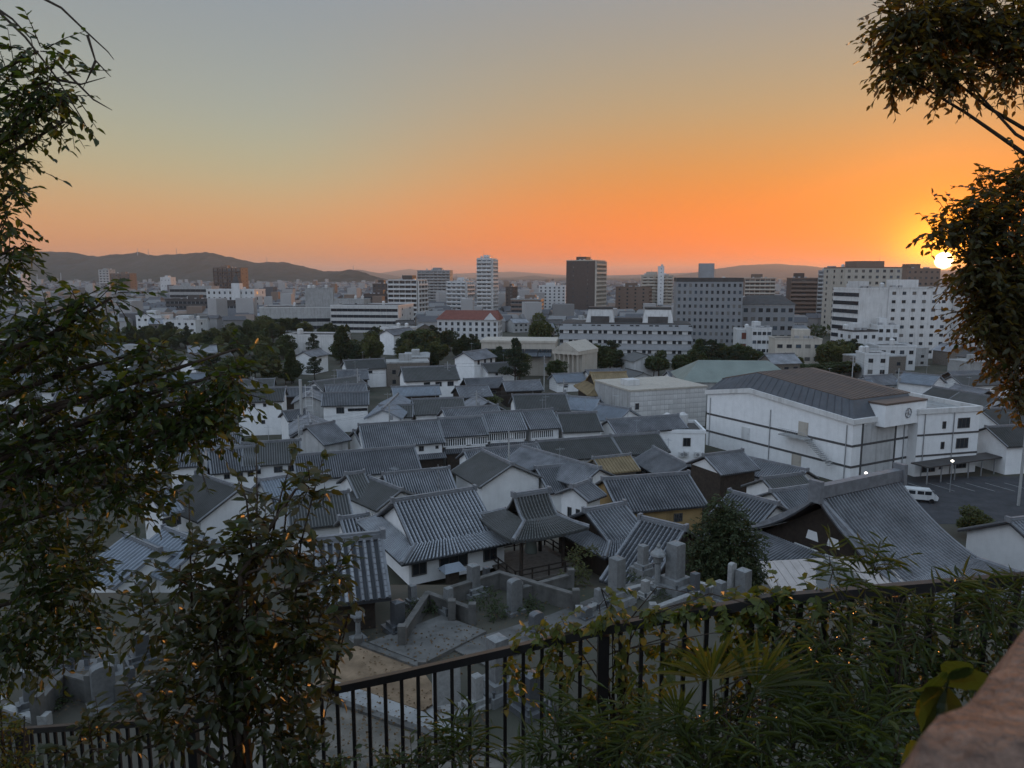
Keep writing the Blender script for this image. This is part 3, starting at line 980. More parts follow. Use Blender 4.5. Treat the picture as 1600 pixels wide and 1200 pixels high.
def theatre():
    """white hall with stepped metal roof, flank stairs and a three-storey annex"""
    C = Vector((52, 111, 0))
    rz = R(28.6)
    t = thing('white_hall', 'large white hall with ribbed dark metal roof and outside stair', 'hall', C, rz)
    OCC.append((52, 128, 22))
    Wd, D, pk = 16.0, 31.4, 21.0
    prof = [(0, 0), (D, 0), (D, 9.7), (pk, 11.5), (0, 9.5)]
    MB().hexa([(0, y, z) for y, z in prof][::-1], [(Wd, y, z) for y, z in prof][::-1]).build('wall', M_PLASTER, t)
    corn = MB()
    for (ya, za), (yb, zb) in (((-.35, 9.5), (pk, 11.5)), ((pk, 11.5), (D + .35, 9.7))):
        corn.hexa([(-.35, ya, za), (Wd + .2, ya, za), (Wd + .2, yb, zb), (-.35, yb, zb)], [(-.35, ya, za + .8), (Wd + .2, ya, za + .8), (Wd + .2, yb, zb + .8), (-.35, yb, zb + .8)])
    corn.build('cornice', M_CONC_L, t)
    M_SEAM = mat('dark_seamed_metal', (.075, .08, .09), .5, .2, .6, .4)
    M_RUST = mat('brown_sheet_roof', (.13, .088, .065), .6, .3, .3, .4, second=(.08, .062, .055))
    lo = [(0, 0, 10.31), (0, pk, 12.3), (0, D, 10.5)]
    hi = [(1.8, 1.8, 13.0), (1.8, pk, 15.0), (1.8, D - 2, 12.9)]
    mr = MB()
    mr.quad(lo[1], lo[0], hi[0], hi[1])
    mr.quad(lo[2], lo[1], hi[1], hi[2])
    mr.quad(lo[0], (Wd, 0, 10.31), (Wd - .5, 1.8, 13.0), hi[0])
    mr.quad((Wd, 0, 10.31), (Wd, pk, 12.3), (Wd - .5, pk, 15.0), (Wd - .5, 1.8, 13.0))
    mr.quad((Wd, pk, 12.3), (Wd, D, 10.5), (Wd - .5, D - 2, 12.9), (Wd - .5, pk, 15.0))
    ro = mr.build('mansard_roof', M_SEAM, t)
    for i in range(22):
        k = (i + .5) / 22
        y = k * D
        f = lambda pts: np.interp(y, [p[1] for p in pts], [p[2] for p in pts])
        y2 = 1.8 + k * (D - 3.8)
        zl, zh = float(np.interp(y, [0, pk, D], [10.31, 12.3, 10.5])), float(np.interp(y2, [1.8, pk, D - 2], [13, 15, 12.9]))
        MB().tube([(-.03, y, zl), (1.77, y2, zh)], .07, 4).build('seam', M_SEAM, ro)
    tr = MB()
    tr.slab([(1.7, 1.7, 13.03), (Wd + .1, 1.7, 13.03), (Wd + .1, pk, 15.03), (1.7, pk, 15.03)], .15)
    tr.slab([(1.7, pk, 15.03), (Wd + .1, pk, 15.03), (Wd + .1, D - 1.9, 12.93), (1.7, D - 1.9, 12.93)], .15)
    to = tr.build('top_roof', M_RUST, t)
    for i in range(12):
        x = 2.4 + i * (Wd - 3) / 12
        MB().tube([(x, 1.7, 13.07), (x, pk, 15.07), (x, D - 1.9, 12.97)], .06, 4).build('seam', M_RUST, to)
    # dark belts on the long wall and the end wall
    for z in (2.6, 5.9):
        MB().box(-.06, 0, -.06, D, z, z + .35).build('belt_course', M_NAMAKO, t)
        MB().box(0, Wd, -.06, 0, z, z + .35).build('belt_course', M_NAMAKO, t)
    for x in (2.1, 10.2):
        MB().box(x, x + .35, -.09, 0, 0, 9.4).build('pilaster', M_NAMAKO, t)
    MB().box(2.5, 10.1, -.03, 0, .2, 9.2).build('grey_wall_panel', M_PLASTER2, t)
    bx = MB().box(5.2, Wd - .6, -1.6, 2.5, 8.8, 12.2).build('projecting_box', M_PLASTER, t)
    MB().box(5.1, Wd - .5, -1.7, 2.6, 12.21, 12.5).build('box_roof', M_RUST, bx)
    em = MB()
    for k in range(10):
        aa = k / 10 * 2 * math.pi
        em.tube([(10.8 + .75 * math.cos(aa), -1.66, 10.6 + .75 * math.sin(aa)), (10.8 + .75 * math.cos(aa + .63), -1.66, 10.6 + .75 * math.sin(aa + .63))], .09, 5)
        if k % 2:
            em.tube([(10.8, -1.66, 10.6), (10.8 + .7 * math.cos(aa), -1.66, 10.6 + .7 * math.sin(aa))], .07, 5)
    em.build('wall_emblem', M_METAL, bx)
    for y, z, h in ((8.2, 6.0, 2.3), (20.5, 2.95, 2.2), (9.2, .4, 2.2)):
        d = MB().box(-.08, .02, y, y + 1.9, z, z + h).build('door', M_BEIGE if y < 15 else M_WHITE, t)
        MB().tube([(-.13, y + .3, z + h * .45), (-.13, y + .3, z + h * .55)], .05, 5).build('door_handle', M_METAL, d)
    st = MB()
    st.box(-2.0, -.04, 7.2, 12.5, 5.75, 5.93)
    for i in range(14):
        st.box(-2.0, -.7, 7.0 - i * .33 - .33, 7.0 - i * .33, 5.6 - i * .22, 5.7 - i * .22)
    so = st.build('outside_stair', M_CONC, t)
    ra = MB()
    for y in np.arange(7.2, 12.6, .45):
        ra.tube([(-1.97, y, 5.95), (-1.97, y, 6.95)], .02, 4)
    ra.tube([(-1.97, 7.2, 6.95), (-1.97, 12.5, 6.95)], .03, 4)
    ra.tube([(-1.97, 7.0, 6.8), (-1.97, 2.4, 3.6)], .03, 4)
    for i in range(12):
        ra.tube([(-1.97, 6.9 - i * .36, 5.6 - i * .235), (-1.97, 6.9 - i * .36, 6.7 - i * .25)], .02, 4)
    ra.build('stair_railing', M_METAL, so)
    for x in (12.5,):
        MB().tube([(x, -.12, 0), (x, -.12, 9.2)], .07, 6).build('downpipe', M_METAL, t)
    for y in (1.0, 16.0, 30.5):
        MB().tube([(-.12, y, 0), (-.12, y, 9.2)], .07, 6).build('downpipe', M_METAL, t)
    # annex
    P0, P1 = on_level(1428, 745, 0), on_level(1523, 737, 0)
    rz = math.atan2(P1.y - P0.y, P1.x - P0.x)
    a = (P1 - P0).length
    t = thing('hall_annex', 'white three storey annex with flat roof joined to the hall', 'building', P0, rz)
    OCC.append((74, 130, 12))
    hh = 10.2
    MB().box(0, a, 0, 24, 0, hh).build('wall', M_PLASTER, t)
    p = MB()
    p.box(-.2, a + .25, -.25, .35, hh + .004, hh + .8)
    p.box(-.2, a + .25, 23.6, 24.2, hh + .004, hh + .8)
    p.box(-.2, .35, .35, 23.6, hh + .004, hh + .8)
    p.box(a - .35, a + .25, .35, 23.6, hh + .004, hh + .8)
    p.build('parapet', M_CONC_L, t)
    MB().box(.35, a - .35, .35, 23.6, hh + .003, hh + .1).build('flat_roof', M_CONC, t)
    MB().lathe([(1.4, hh + .1), (1.4, hh + .5), (.8, hh + .8), (.2, hh + 1.0)], 10, (5, 9)).build('roof_vent', M_WHITE, t)
    for z in (3.2, 6.6):
        MB().box(-.02, a + .06, -.06, 0, z, z + .3).build('belt_course', M_NAMAKO, t)
    for k in range(3):
        inst('window', window_mesh(.7, 1.2, M_FRAME, M_GLASS, 0), t, (a * .42, 0, .9 + k * 3.35))
        inst('window', window_mesh(2.4, 1.7, M_FRAME, M_GLASS, 2), t, (a * .74, 0, .8 + k * 3.35))
    inst('window', window_mesh(2.6, 1.8, M_FRAME, M_GLASS, 2), t, (a * .22, 0, .6))
    for x in (a * .1, a * .57):
        MB().tube([(x, -.12, 0), (x, -.12, hh)], .07, 6).build('downpipe', M_METAL, t)
    # covered walk and car park beside the annex
    cp = thing('covered_walkway', 'low dark covered walkway along the car park beside the annex', 'walkway', (P0.x - 1, P0.y - 3.2, 0), rz + R(8))
    MB().box(0, a + 12, -1.6, 1.6, 2.6, 2.8).build('canopy_roof', M_DARKROOF, cp)
    for i in range(8):
        MB().box(i * 3.1, i * 3.1 + .15, -1.4, -1.25, 0, 2.6).build('post', M_METAL, cp)


theatre()


def gallery():
    O, a, ht, rz = block_frame(985, 1104, 612, 150, 20)
    t = thing('tiled_gallery', 'windowless gallery clad in pale square tiles beside the white hall', 'building', (O.x, O.y, 0), rz)
    OCC.append((O.x + 10, O.y + 8, 14))
    m = M_CONC
    MB().hexa([(0, 0, 0), (a, 0, 0), (a, 18, 0), (0, 18, 0)], [(0, 0, ht), (a, 0, ht), (a, 16, ht), (0, 16, ht)]).build('wall', m, t)
    MB().box(-.2, a + .2, -.2, 16.2, ht + .004, ht + .35).build('roof_edge', M_BEIGE, t)
    MB().box(2, 5, 5, 8, ht + .36, ht + 1.6).build('roof_plant_room', M_WHITE, t)
    me = MB().box(-.475, .475, -.02, .03, -.475, .475).mesh('wall_tile', M_CONC_L)
    nz = int(ht)
    for i in range(int(a)):
        for k in range(nz):
            inst('wall_tile', me, t, (.5 + i * (a / int(a)), -.012, .5 + k * (ht / nz)))
    inst('window', window_mesh(.9, 1.3, M_FRAME, M_GLASS, 0), t, (1.6, -.03, ht * .55))
    # green roofed hall behind
    O, a, ht, rz = block_frame(1068, 1250, 592, 172, -4)
    t = thing('green_roofed_hall', 'broad hall with pale green sheet roof behind the white hall', 'building', (O.x, O.y, 0), rz)
    OCC.append((O.x + a / 2, O.y + 8, 14))
    MB().box(0, a, 0, 18, 0, ht - 1).build('wall', M_CONC, t)
    MB().hexa([(-.5, -.5, ht - 1), (a + .5, -.5, ht - 1), (a + .5, 18.5, ht - 1), (-.5, 18.5, ht - 1)], [(5, 9, ht + 3.2), (a - 5, 9, ht + 3.2), (a - 5, 9.5, ht + 3.2), (5, 9.5, ht + 3.2)]).build('roof', M_COPPER, t)
    # golden brown roofed wooden hall
    t = house('wooden hall under a golden brown shingled roof by the museum', (922, 583), (978, 582), 9.5, 5, base=0, tile=M_THATCH, wall=M_WOOD, hip=(1.6, 2.2), rib=.5, capmat=M_THATCH, name='wooden_hall', cat='hall')


gallery()

# ---------------------------------------------------------------- old town of tiled roofs
T, TD, TB = M_TILE, M_TILE_DK, M_TILE_BL
AERIAL = 0.45
W1 = [(.3, 1.0, .8, .7, ''), (.6, 1.0, .8, .7, ''), (.85, 1.0, .8, .7, '')]
LAT = [(.28, 1.55, 4.4, 1.25, 'lattice'), (.78, 1.55, 3.4, 1.25, 'lattice')]
house('white storehouse with black roof and a row of tiny windows', (372, 608), (447, 606), 9.0, 4.2, tile=TD, wins=[(.35, 1.1, .6, .7, ''), (.6, 1.1, .6, .7, ''), (.85, 1.1, .6, .7, ''), (.55, 4.6, .7, .8, '')])
house('small white storehouse below the black roofed one', (441, 644), (478, 640), 6.0, 2.8, wins=[(.6, 1.3, .6, .8, '')])
house('white walled house with a big square window and long tiled roof', (503, 615), (577, 613), 7.6, 4.0, wins=[(.38, 1.7, 1.6, 1.3, ''), (.78, 1.3, 4.0, .6, '')])
house('grey roofed house tucked behind the square window house', (507, 603), (572, 600), 7.0, 3.6, tile=T)
house('white gabled house turned sideways between tiled roofs', (598, 640), (622, 616), 7.0, 3.6, tile=TB)
house('brownish tiled roof with a plain long ridge', (643, 625), (724, 622), 7.0, 4.6, tile=TD)
house('low dark tiled roof between two taller roofs', (592, 634), (646, 633), 6.3, 3.6, tile=TD)
house('long house with white gable end under fine grey tiles', (690, 640), (778, 634), 7.2, 3.6)
house('wide merchant house with deep tiled roof and small upper windows', (560, 665), (684, 657), 8.4, 5.2, wins=[(.3, 1.2, .8, .8, ''), (.72, 1.2, .8, .8, ''), (.93, 1.0, .5, .5, '')], pent=(1.7, 1.3))
house('grey gabled house whose plastered end faces the hill', (478, 668), (522, 660), 7.8, 4.6, wall=M_PLASTER2, rib=.3)
house('low tiled wing with a slatted window strip', (552, 674), (570, 672), 6.6, 3.6, wins=[(.5, 1.0, 2.6, .5, 'lattice')])
house('row house with two barred windows beside the wide merchant house', (684, 655), (753, 651), 8.6, 4.4, wins=LAT, pent=(2.0, 1.2))
house('row house in the middle of the barred window row', (753, 646), (813, 643), 9.0, 4.6, wins=LAT[:1] + [(.8, 1.55, 2.6, 1.25, 'lattice')], pent=(2.0, 1.2))
house('last row house of the barred window row', (814, 643), (863, 640), 9.0, 4.6, wins=[(.4, 1.55, 3.8, 1.25, 'lattice')], pent=(2.0, 1.2))
house('house with dark weathered roof beside the barred window row', (869, 647), (932, 645), 8.4, 4.6, tile=TD)
house('long low house with pale ridge line by the white cubic house', (948, 657), (1060, 649), 7.4, 3.4)
house('dark broad roof in front of the pine garden', (800, 618), (884, 616), 7.4, 5.2, tile=TD)
house('blue grey roof with white gable near the gallery', (890, 620), (938, 623), 6.4, 4.0, tile=TB)
house('pale blue roofed house with white verges near the gallery', (936, 632), (985, 640), 6.2, 4.2, tile=TB)
house('long dark tiled storehouse roof behind the yellow walled house', (838, 691), (954, 682), 7.0, 4.2, tile=TD)
house('mossy continuation of the long dark storehouse roof', (955, 682), (1029, 677), 7.0, 4.2, tile=TD)
house('narrow long roof seen behind the white gabled house', (724, 706), (838, 695), 6.9, 3.6, rib=.3)
house('big white gabled house showing its blank gable to the hill', (753, 704), (801, 727), 8.4, 4.6, 4.6, tile=TD)
house('blue grey roof descending beside the blank white gable', (815, 698), (938, 733), 7.6, 3.6, 4.8, tile=T)
house('short tiled wing in front of the blue grey roof', (836, 732), (905, 725), 7.0, 4.4, rib=.28)
house('small rusty brown roofed shed amid the tiles', (926, 717), (985, 711), 6.0, 3.0, tile=M_THATCH, wall=M_WOOD2, rib=.45)
house('tiny white storehouse with two upright windows by the yellow wall', (893, 762), (922, 752), 10.2, 2.2, 2.2, base=2.0, gablewins=[(-1, -.55, 4.6, .5, 1.3), (-1, .55, 4.6, .5, 1.3)])
house('yellow walled house with a long tiled roof', (941, 750), (1076, 740), 10.2, 4.6, base=2.5, wall=M_OCHRE, step=.35, rib=.32, wins=[(.7, 1.6, 1.0, .9, '')])
house('dark wooden temple gatehouse with tiled roof beside the bell tower', (913, 800), (976, 788), 13.0, 3.2, base=6.5, wall=M_WOOD, hip=(.7, 1.1), step=.35, rib=.3)
house('ribbed tiled hall roof behind the tall gravestones', (1000, 811), (1072, 828), 14.2, 5.4, 3.6, base=7.5, wall=M_WOOD, step=.35, rib=.33, pitch=.55)
house('tiled temple residence with checkered roof beside the bell tower', (613, 785), (742, 765), 14.2, 4.0, base=9.0, tile=M_TILE_LT, pitch=.58, hip=(.75, 1.3), step=.30, rib=.30, wins=[(.10, 2.2, 1.2, 1.2, ''), (.45, 2.2, 2.4, 1.2, ''), (.84, 2.2, 1.2, 1.2, '')])
house('roofed temple gate with bold round tile rows', (490, 849), (598, 838), 19.2, 2.7, 2.2, base=14.4, wall=M_WOOD, pitch=.75, rib=.36, rowparts=True, step=.3, name='temple_gate', cat='gate', endov=.7)
house('long tiled house with one white gable in the middle of town', (457, 713), (648, 698), 7.4, 4.6, rib=.3)
house('ribbed roof house in front of the long white gabled house', (598, 742), (702, 732), 7.2, 4.2, rib=.3)
house('dark roofed storehouse with a dentilled white gable', (540, 742), (569, 738), 8.2, 4.0, tile=TD)
house('small dark roofed white storehouse turned towards the hill', (577, 747), (628, 767), 7.6, 3.4, tile=TD)
house('old house with mottled roof and three dark windows', (378, 694), (470, 688), 7.6, 4.6, tile=TD, wins=[(.2, 1.3, 1.2, .9, ''), (.6, 1.3, 1.2, .9, ''), (.85, 1.3, 1.0, .9, '')])
house('ribbed roof half hidden by the overhanging branch', (268, 694), (322, 691), 7.6, 4.8)
house('row of small windows under a long roof behind the branch', (324, 705), (400, 698), 7.2, 4.6, wins=W1)
house('white two storey house with gable and sliding window', (232, 771), (266, 764), 10.0, 3.2, base=3.0, tile=TB, wins=[(.3, 1.6, 1.4, 1.1, ''), (.8, 1.5, 1.0, 1.2, '')])
house('large dark roof with white gable beside the tall shoots', (307, 740), (376, 764), 9.0, 5.0, 4.6, base=1.5, tile=TD)
house('blue sheet metal roofed outbuilding below the white two storey house', (196, 838), (250, 862), 8.5, 4.0, base=4.0, tile=TB, rib=.5)
house('second blue sheet metal roof beside the air conditioners', (256, 826), (320, 850), 8.5, 4.0, base=4.0, tile=TB, rib=.5)
house('dark low roof in front of the gabled storehouses', (445, 780), (545, 770), 9.4, 4.0, base=4.5, tile=TD, rib=.3)
house('small tiled lean roof beside the palm', (530, 812), (575, 806), 11.0, 3.0, base=8.0, rib=.3)
house('half hidden grey house behind the tall shoots', (405, 752), (470, 742), 8.0, 4.5, tile=TB)
house('dark walled storehouse with white gable before the hall', (1099, 713), (1160, 705), 9.0, 3.4, base=1.0, wall=M_WOOD, gable=M_PLASTER)
house('long blue tiled roof hugging the foot of the white hall', (1162, 714), (1262, 736), 6.4, 3.0, tile=T)
house('white gabled tiled house behind the round tree', (1190, 749), (1254, 741), 8.6, 3.6, base=2.0, tile=TD)
house('tiled wing with a small skylight behind the temple hall', (1204, 769), (1274, 759), 9.0, 3.8, base=3.0)
house('dark tiled roof between the round tree and the temple hall', (1140, 769), (1216, 789), 10.4, 3.4, base=4.5)
house('tiled house corner beyond the temple hall by the shaggy bush', (1575, 815), (1700, 800), 12.5, 4.5, base=6.0, step=.35)
house('pale blue roofed house with broad white gable beside the hall', (1412, 582), (1470, 588), 7.5, 4.0, tile=TB)
house('dark roofed long house behind the annex', (1486, 588), (1560, 585), 7.0, 4.0, tile=TD)
house('dark house with white gable beside the annex', (1500, 612), (1560, 622), 7.0, 4.4, tile=TD)
house('black roofed house at the car park corner', (1530, 640), (1600, 636), 7.0, 5.0, tile=TD)
house('weathered roof house past the car park', (1540, 668), (1625, 664), 7.0, 4.6, tile=TD)
house('dark wooden gallery house with three dark windows in the garden', (626, 575), (712, 572), 8.6, 5.6, tile=TD, wins=[(.4, 1.6, 1.6, 1.2, ''), (.62, 1.6, 1.6, 1.2, ''), (.85, 1.6, 1.6, 1.2, '')], skirt=1.6)
house('white walled garden house with dark roof', (536, 564), (600, 561), 7.6, 4.4, tile=TD, wins=[(.5, 1.3, 3.0, .8, '')])
house('small grey roofed house with white gable among garden trees', (473, 550), (500, 545), 7.4, 3.6, tile=T, wins=[(.5, 1.8, 1.6, 1.0, '')])
house('white two storey house with a small triangular dormer', (603, 516), (640, 512), 10.0, 4.0, tile=T, wins=[(.5, 2.0, 1.4, 1.4, '')])
house('stone ended house with white upper floor beside the museum', (724, 551), (760, 546), 10.4, 4.0, tile=T, wins=[(.2, 1.4, .9, 1.5, ''), (.5, 1.4, .9, 1.5, ''), (.8, 1.4, .9, 1.5, '')])
house('white storehouse row with small square windows by the pines', (752, 569), (800, 566), 7.0, 4.0, tile=TD, wins=W1)
house('wide tiled roof behind the leaning branch', (108, 551), (190, 546), 8.0, 6.0, tile=T)
house('hip roofed house with a boxy roof window', (290, 556), (360, 551), 9.5, 6.5, tile=TD)
house('tiled roof beneath the lookout turret', (150, 570), (222, 568), 7.0, 5.0, tile=TD)
house('dark cottage roof behind the camellia', (-20, 632), (40, 640), 7.0, 4.6, tile=TD)
house('grey cottage roof behind the camellia leaves', (-30, 600), (36, 598), 7.0, 4.6, tile=T)
house('low tiled roof at the foot of the pines', (490, 597), (560, 588), 6.5, 4.6, tile=TD)

t_ = thing('lookout_turret', 'small white lookout turret with flared roof among the tiles', 'turret', on_level(190, 600, 2.0))
MB().box(-1.2, 1.2, -1.2, 1.2, 0, 3).build('wall', M_PLASTER, t_)
for sx in (-1, 1):
    for sy in (-1, 1):
        MB().box(sx * 1 - .1, sx * 1 + .1, sy * 1 - .1, sy * 1 + .1, 3, 4.6).build('post', M_PLASTER, t_)
MB().hexa([(-1.9, -1.9, 4.61), (1.9, -1.9, 4.61), (1.9, 1.9, 4.61), (-1.9, 1.9, 4.61)], [(-.15, -.15, 5.6), (.15, -.15, 5.6), (.15, .15, 5.6), (-.15, .15, 5.6)]).build('roof', M_PLASTER, t_)

t_, a_, h_ = block('flat roofed white cubic house with window and air conditioners', 1014, 1102, 672, 125, -3, 9, 1, M_PLASTER, 'cubic_house', 'house', 0, 'none', 0, plant=False)
inst('window', window_mesh(1.3, 1.5), t_, (a_ * .68, 0, h_ - 2.9))
for x in (.55, .62, .83):
    ac = MB().box(a_ * x, a_ * x + .9, -.6, -.15, h_ - 4.6, h_ - 3.8).build('air_conditioner', M_WHITE, t_)
    MB().lathe([(.28, 0), (.28, .03)], 12).build('fan_grille', M_GREY, ac, (a_ * x + .4, -.61, h_ - 4.2)).rotation_euler = (math.pi / 2, 0, 0)


# wires strung between the poles of the old town lanes
def pole_line(pts, label):
    tops = []
    for i, (px, py) in enumerate(pts):
        p = on_level(px, py, 0)
        t = thing('utility_pole', label, 'pole', p, rnd.uniform(-.3, .3), 'poles of one wire line: ' + label[:30])
        MB().tube([(0, 0, 0), (0, 0, 10)], [.17, .11], 7).build('shaft', M_CONC, t)
        for z in (9.3, 8.5):
            MB().box(-.9, .9, -.05, .05, z, z + .1).build('cross_arm', M_METAL, t)
        MB().lathe([(.25, 6.9), (.28, 7.0), (.28, 7.7), (.2, 7.8)], 8, (.35, 0)).build('transformer', M_GREY, t)
        tops.append(Vector((p.x, p.y, 9.5)))
    for k, (a, b) in enumerate(zip(tops[:-1], tops[1:])):
        w = MB()
        for off in (-.8, .8):
            for dz in (0, -.8):
                q = [a.lerp(b, u) + Vector((off, 0, dz - 2.0 * u * (1 - u))) - a for u in np.linspace(0, 1, 8)]
                w.tube(q, .013, 3, False)
        o = w.build('overhead_wires', M_BLACK, loc=a)
        tag(o, 'thin overhead wires sagging between two poles: ' + label[5:40], 'wires', 'overhead wires')


pole_line([(470, 745), (610, 716), (745, 690), (880, 664)], 'pole in the lane before the row houses')
pole_line([(400, 660), (560, 640), (700, 625), (850, 612)], 'pole in the back lane toward the museum')
pole_line([(1330, 610), (1400, 640), (1560, 680)], 'pole among the dark houses by the car park')


def temple_hall():
    zr = 16.2
    A, B = on_level(1276, 778, zr), on_level(1404, 750, zr)
    t = house('great temple hall with sweeping ribbed roof and dark carved gable', (1276, 778), (1404, 750), zr, 6.4, 6.4, pitch=.66, base=5.0, wall=M_WOOD, hip=(1.7, 3.2), rib=.33, step=.4, endov=1.0, curve=.5, name='temple_hall', cat='temple', gable=M_WOOD)
    L = (B - A).xy.length
    x = -(L / 2 - 1.0) - .06
    for y in (-.9, .9):
        w = MB()
        w.poly([(x, y - .55, 7.6), (x, y + .55, 7.6), (x, y + .38, 8.3), (x, y - .38, 8.3)][::-1])
        w.build('white_gable_vent', M_PLASTER, t)
    w = MB().box(x - .05, x, -2.4, -.3, 6.7, 6.95)
    w.box(x - .05, x, .3, 2.4, 6.7, 6.95)
    w.build('white_gable_board', M_PLASTER, t)
    bb = MB()
    for s in (-1, 1):
        bb.hexa([(x - .75, s * 6.2, 6.75), (x - .45, s * 6.2, 6.75), (x - .45, 0, 10.85), (x - .75, 0, 10.85)], [(x - .75, s * 6.2, 7.15), (x - .45, s * 6.2, 7.15), (x - .45, 0, 11.25), (x - .75, 0, 11.25)])
    bb.build('gable_verge_board', M_RIDGE, t)
    c = MB()
    c.box(-L / 2 - .1, L / 2 + .1, -.33, .33, 11.2, 12.1)
    c.box(-L / 2 - .3, -L / 2 + .1, -.5, .5, 10.9, 12.5)
    c.box(L / 2 - .1, L / 2 + .3, -.5, .5, 10.9, 12.5)
    c.build('tall_ridge', M_RIDGE, t)


temple_hall()


def bell_tower():
    zr = 14.9
    C = on_level(830, 772, zr)
    u = Vector((math.cos(R(27)), math.sin(R(27)), 0))
    A, B = C - u * 1.6, C + u * 1.6
    A.z = B.z = zr
    t = house('open wooden bell tower with curved tiled roof and railed platform', A, B, zr, 1.6, 1.6, pitch=.98, base=8.2, walls=False, tile=M_TILE_DK, hip=(.9, 1.7), rib=.26, step=.3, world=True, curve=.22, name='bell_tower', cat='bell tower')
    eave = zr - 8.2 - 1.6 * .98 - .8
    for sx in (-1, 1):
        for sy in (-1, 1):
            MB().tube([(sx * 1.9, sy * 1.9, .9), (sx * 1.75, sy * 1.75, eave + .5)], .16, 8).build('pillar', M_WOOD, t)
    b = MB()
    for s in (-1, 1):
        b.box(-2.1, 2.1, s * 1.78 - .1, s * 1.78 + .1, eave - .25, eave + .05)
        b.box(s * 1.78 - .1, s * 1.78 + .1, -2.1, 2.1, eave - .3, eave - .02)
    b.build('tie_beam', M_WOOD, t)
    MB().box(-1.65, 1.65, -1.65, 1.65, eave + .1, eave + .5).build('ceiling', M_WOOD, t)
    MB().hexa([(-2.3, -2.3, -1.5), (2.3, -2.3, -1.5), (2.3, 2.3, -1.5), (-2.3, 2.3, -1.5)], [(-2.7, -2.7, .9), (2.7, -2.7, .9), (2.7, 2.7, .9), (-2.7, 2.7, .9)]).build('boarded_base', M_WOOD, t)
    MB().box(-3.0, 3.0, -3.0, 3.0, .9, 1.05).build('platform', M_WOOD2, t)
    r = MB()
    for s in (-1, 1):
        for z in (1.45, 1.85):
            r.box(-3.0, 3.0, s * 2.9 - .04, s * 2.9 + .04, z, z + .08)
            r.box(s * 2.9 - .04, s * 2.9 + .04, -3.0, 3.0, z + .001, z + .081)
        for k in range(5):
            r.box(-2.9 + k * 1.45 - .05, -2.9 + k * 1.45 + .05, s * 2.9 - .05, s * 2.9 + .05, 1.05, 1.95)
            r.box(s * 2.9 - .05, s * 2.9 + .05, -2.9 + k * 1.45 - .05, -2.9 + k * 1.45 + .05, 1.05, 1.95)
    r.build('railing', M_WOOD, t)
    MB().lathe([(.48, 1.9), (.5, 2.0), (.44, 2.6), (.36, 3.1), (.2, 3.3), (.05, 3.35), (.05, eave + .1)], 14).build('bronze_bell', M_COPPER, t, smooth=True)


bell_tower()

P_ = on_level(1300, 905, 12.2)
t_ = thing('sheet_roofed_shed', 'shed with pinkish sunlit sheet metal roof below the temple hall', 'shed', (P_.x, P_.y, 10.0), R(8))
M_PINK = mat('pale_sheet_metal', (.48, .42, .38), .42, .12, 2, .5, metal=.3, stain=.3)
MB().box(-4.2, 4.2, -1.5, 1.5, 0, 2.0).build('wall', M_CONC, t_)
ro_ = MB().slab([(-4.6, -2.0, 1.75), (4.6, -2.0, 1.75), (4.6, 1.8, 2.95), (-4.6, 1.8, 2.95)], .08).build('roof', M_PINK, t_)
for i in range(16):
    x = -4.5 + i * .6
    MB().box(x, x + .05, -2.0, 1.8, 0, .06).build('roof_seam', M_PINK, ro_, (0, 0, 2.35)).rotation_euler = (math.atan2(1.2, 3.8), 0, 0)
MB().hexa([(-2, -2.05, 1.9), (2.6, -2.05, 1.9), (2.6, .4, 1.9), (-2, .4, 1.9)], [(.2, -2.05, 3.15), (.4, -2.05, 3.15), (.4, 1.2, 3.15), (.2, 1.2, 3.15)]).build('porch_roof', M_TILE_DK, t_)

# ---------------------------------------------------------------- houses filling the plain
def house_proto(i, w, d, h, wallm, roofm, flat):
    """small far house: walls with window recesses and roof in one mesh"""
    b = MB()
    b.box(-w / 2, w / 2, -d / 2, d / 2, 0, h)
    if flat:
        b.box(-w / 2 - .1, w / 2 + .1, -d / 2 - .1, d / 2 + .1, h + .003, h + .4)
        b.box(-w * .2, w * .1, -d * .1, d * .2, h + .4, h + 2.2)
        nr = 6
    else:
        n0 = len(b.f)
        b.slab([(-w / 2 - .4, -d / 2 - .5, h - .1), (w / 2 + .4, -d / 2 - .5, h - .1), (w / 2 + .4, 0, h + d * .26), (-w / 2 - .4, 0, h + d * .26)], .15)
        b.slab([(-w / 2 - .4, 0, h + d * .26), (w / 2 + .4, 0, h + d * .26), (w / 2 + .4, d / 2 + .5, h - .1), (-w / 2 - .4, d / 2 + .5, h - .1)], .15)
        b.box(-w / 2 - .4, w / 2 + .4, -.15, .15, h + d * .26, h + d * .26 + .25)
        nr = 6
    nf = len(b.f)
    fl = 2 if h > 4.5 else 1
    for k in range(fl):
        for j in range(3):
            x = -w / 2 + w * (j + .5) / 3
            z = .9 + k * 2.7
            b.box(x - .6, x + .6, -d / 2 - .04, -d / 2 + .1, z, z + 1.1)
    ng = len(b.f)
    if not flat:
        for sx in (-1, 1):
            b.poly([(sx * w / 2, -d / 2, h), (sx * w / 2, d / 2, h), (sx * w / 2, 0, h + d * .24)][::sx])
    me = b.mesh('house', wallm)
    me.materials.append(roofm)
    me.materials.append(M_GLASS)
    for k, p in enumerate(me.polygons):
        p.material_index = 1 if nr <= k < nf else (2 if nf <= k < ng else 0)
    return me


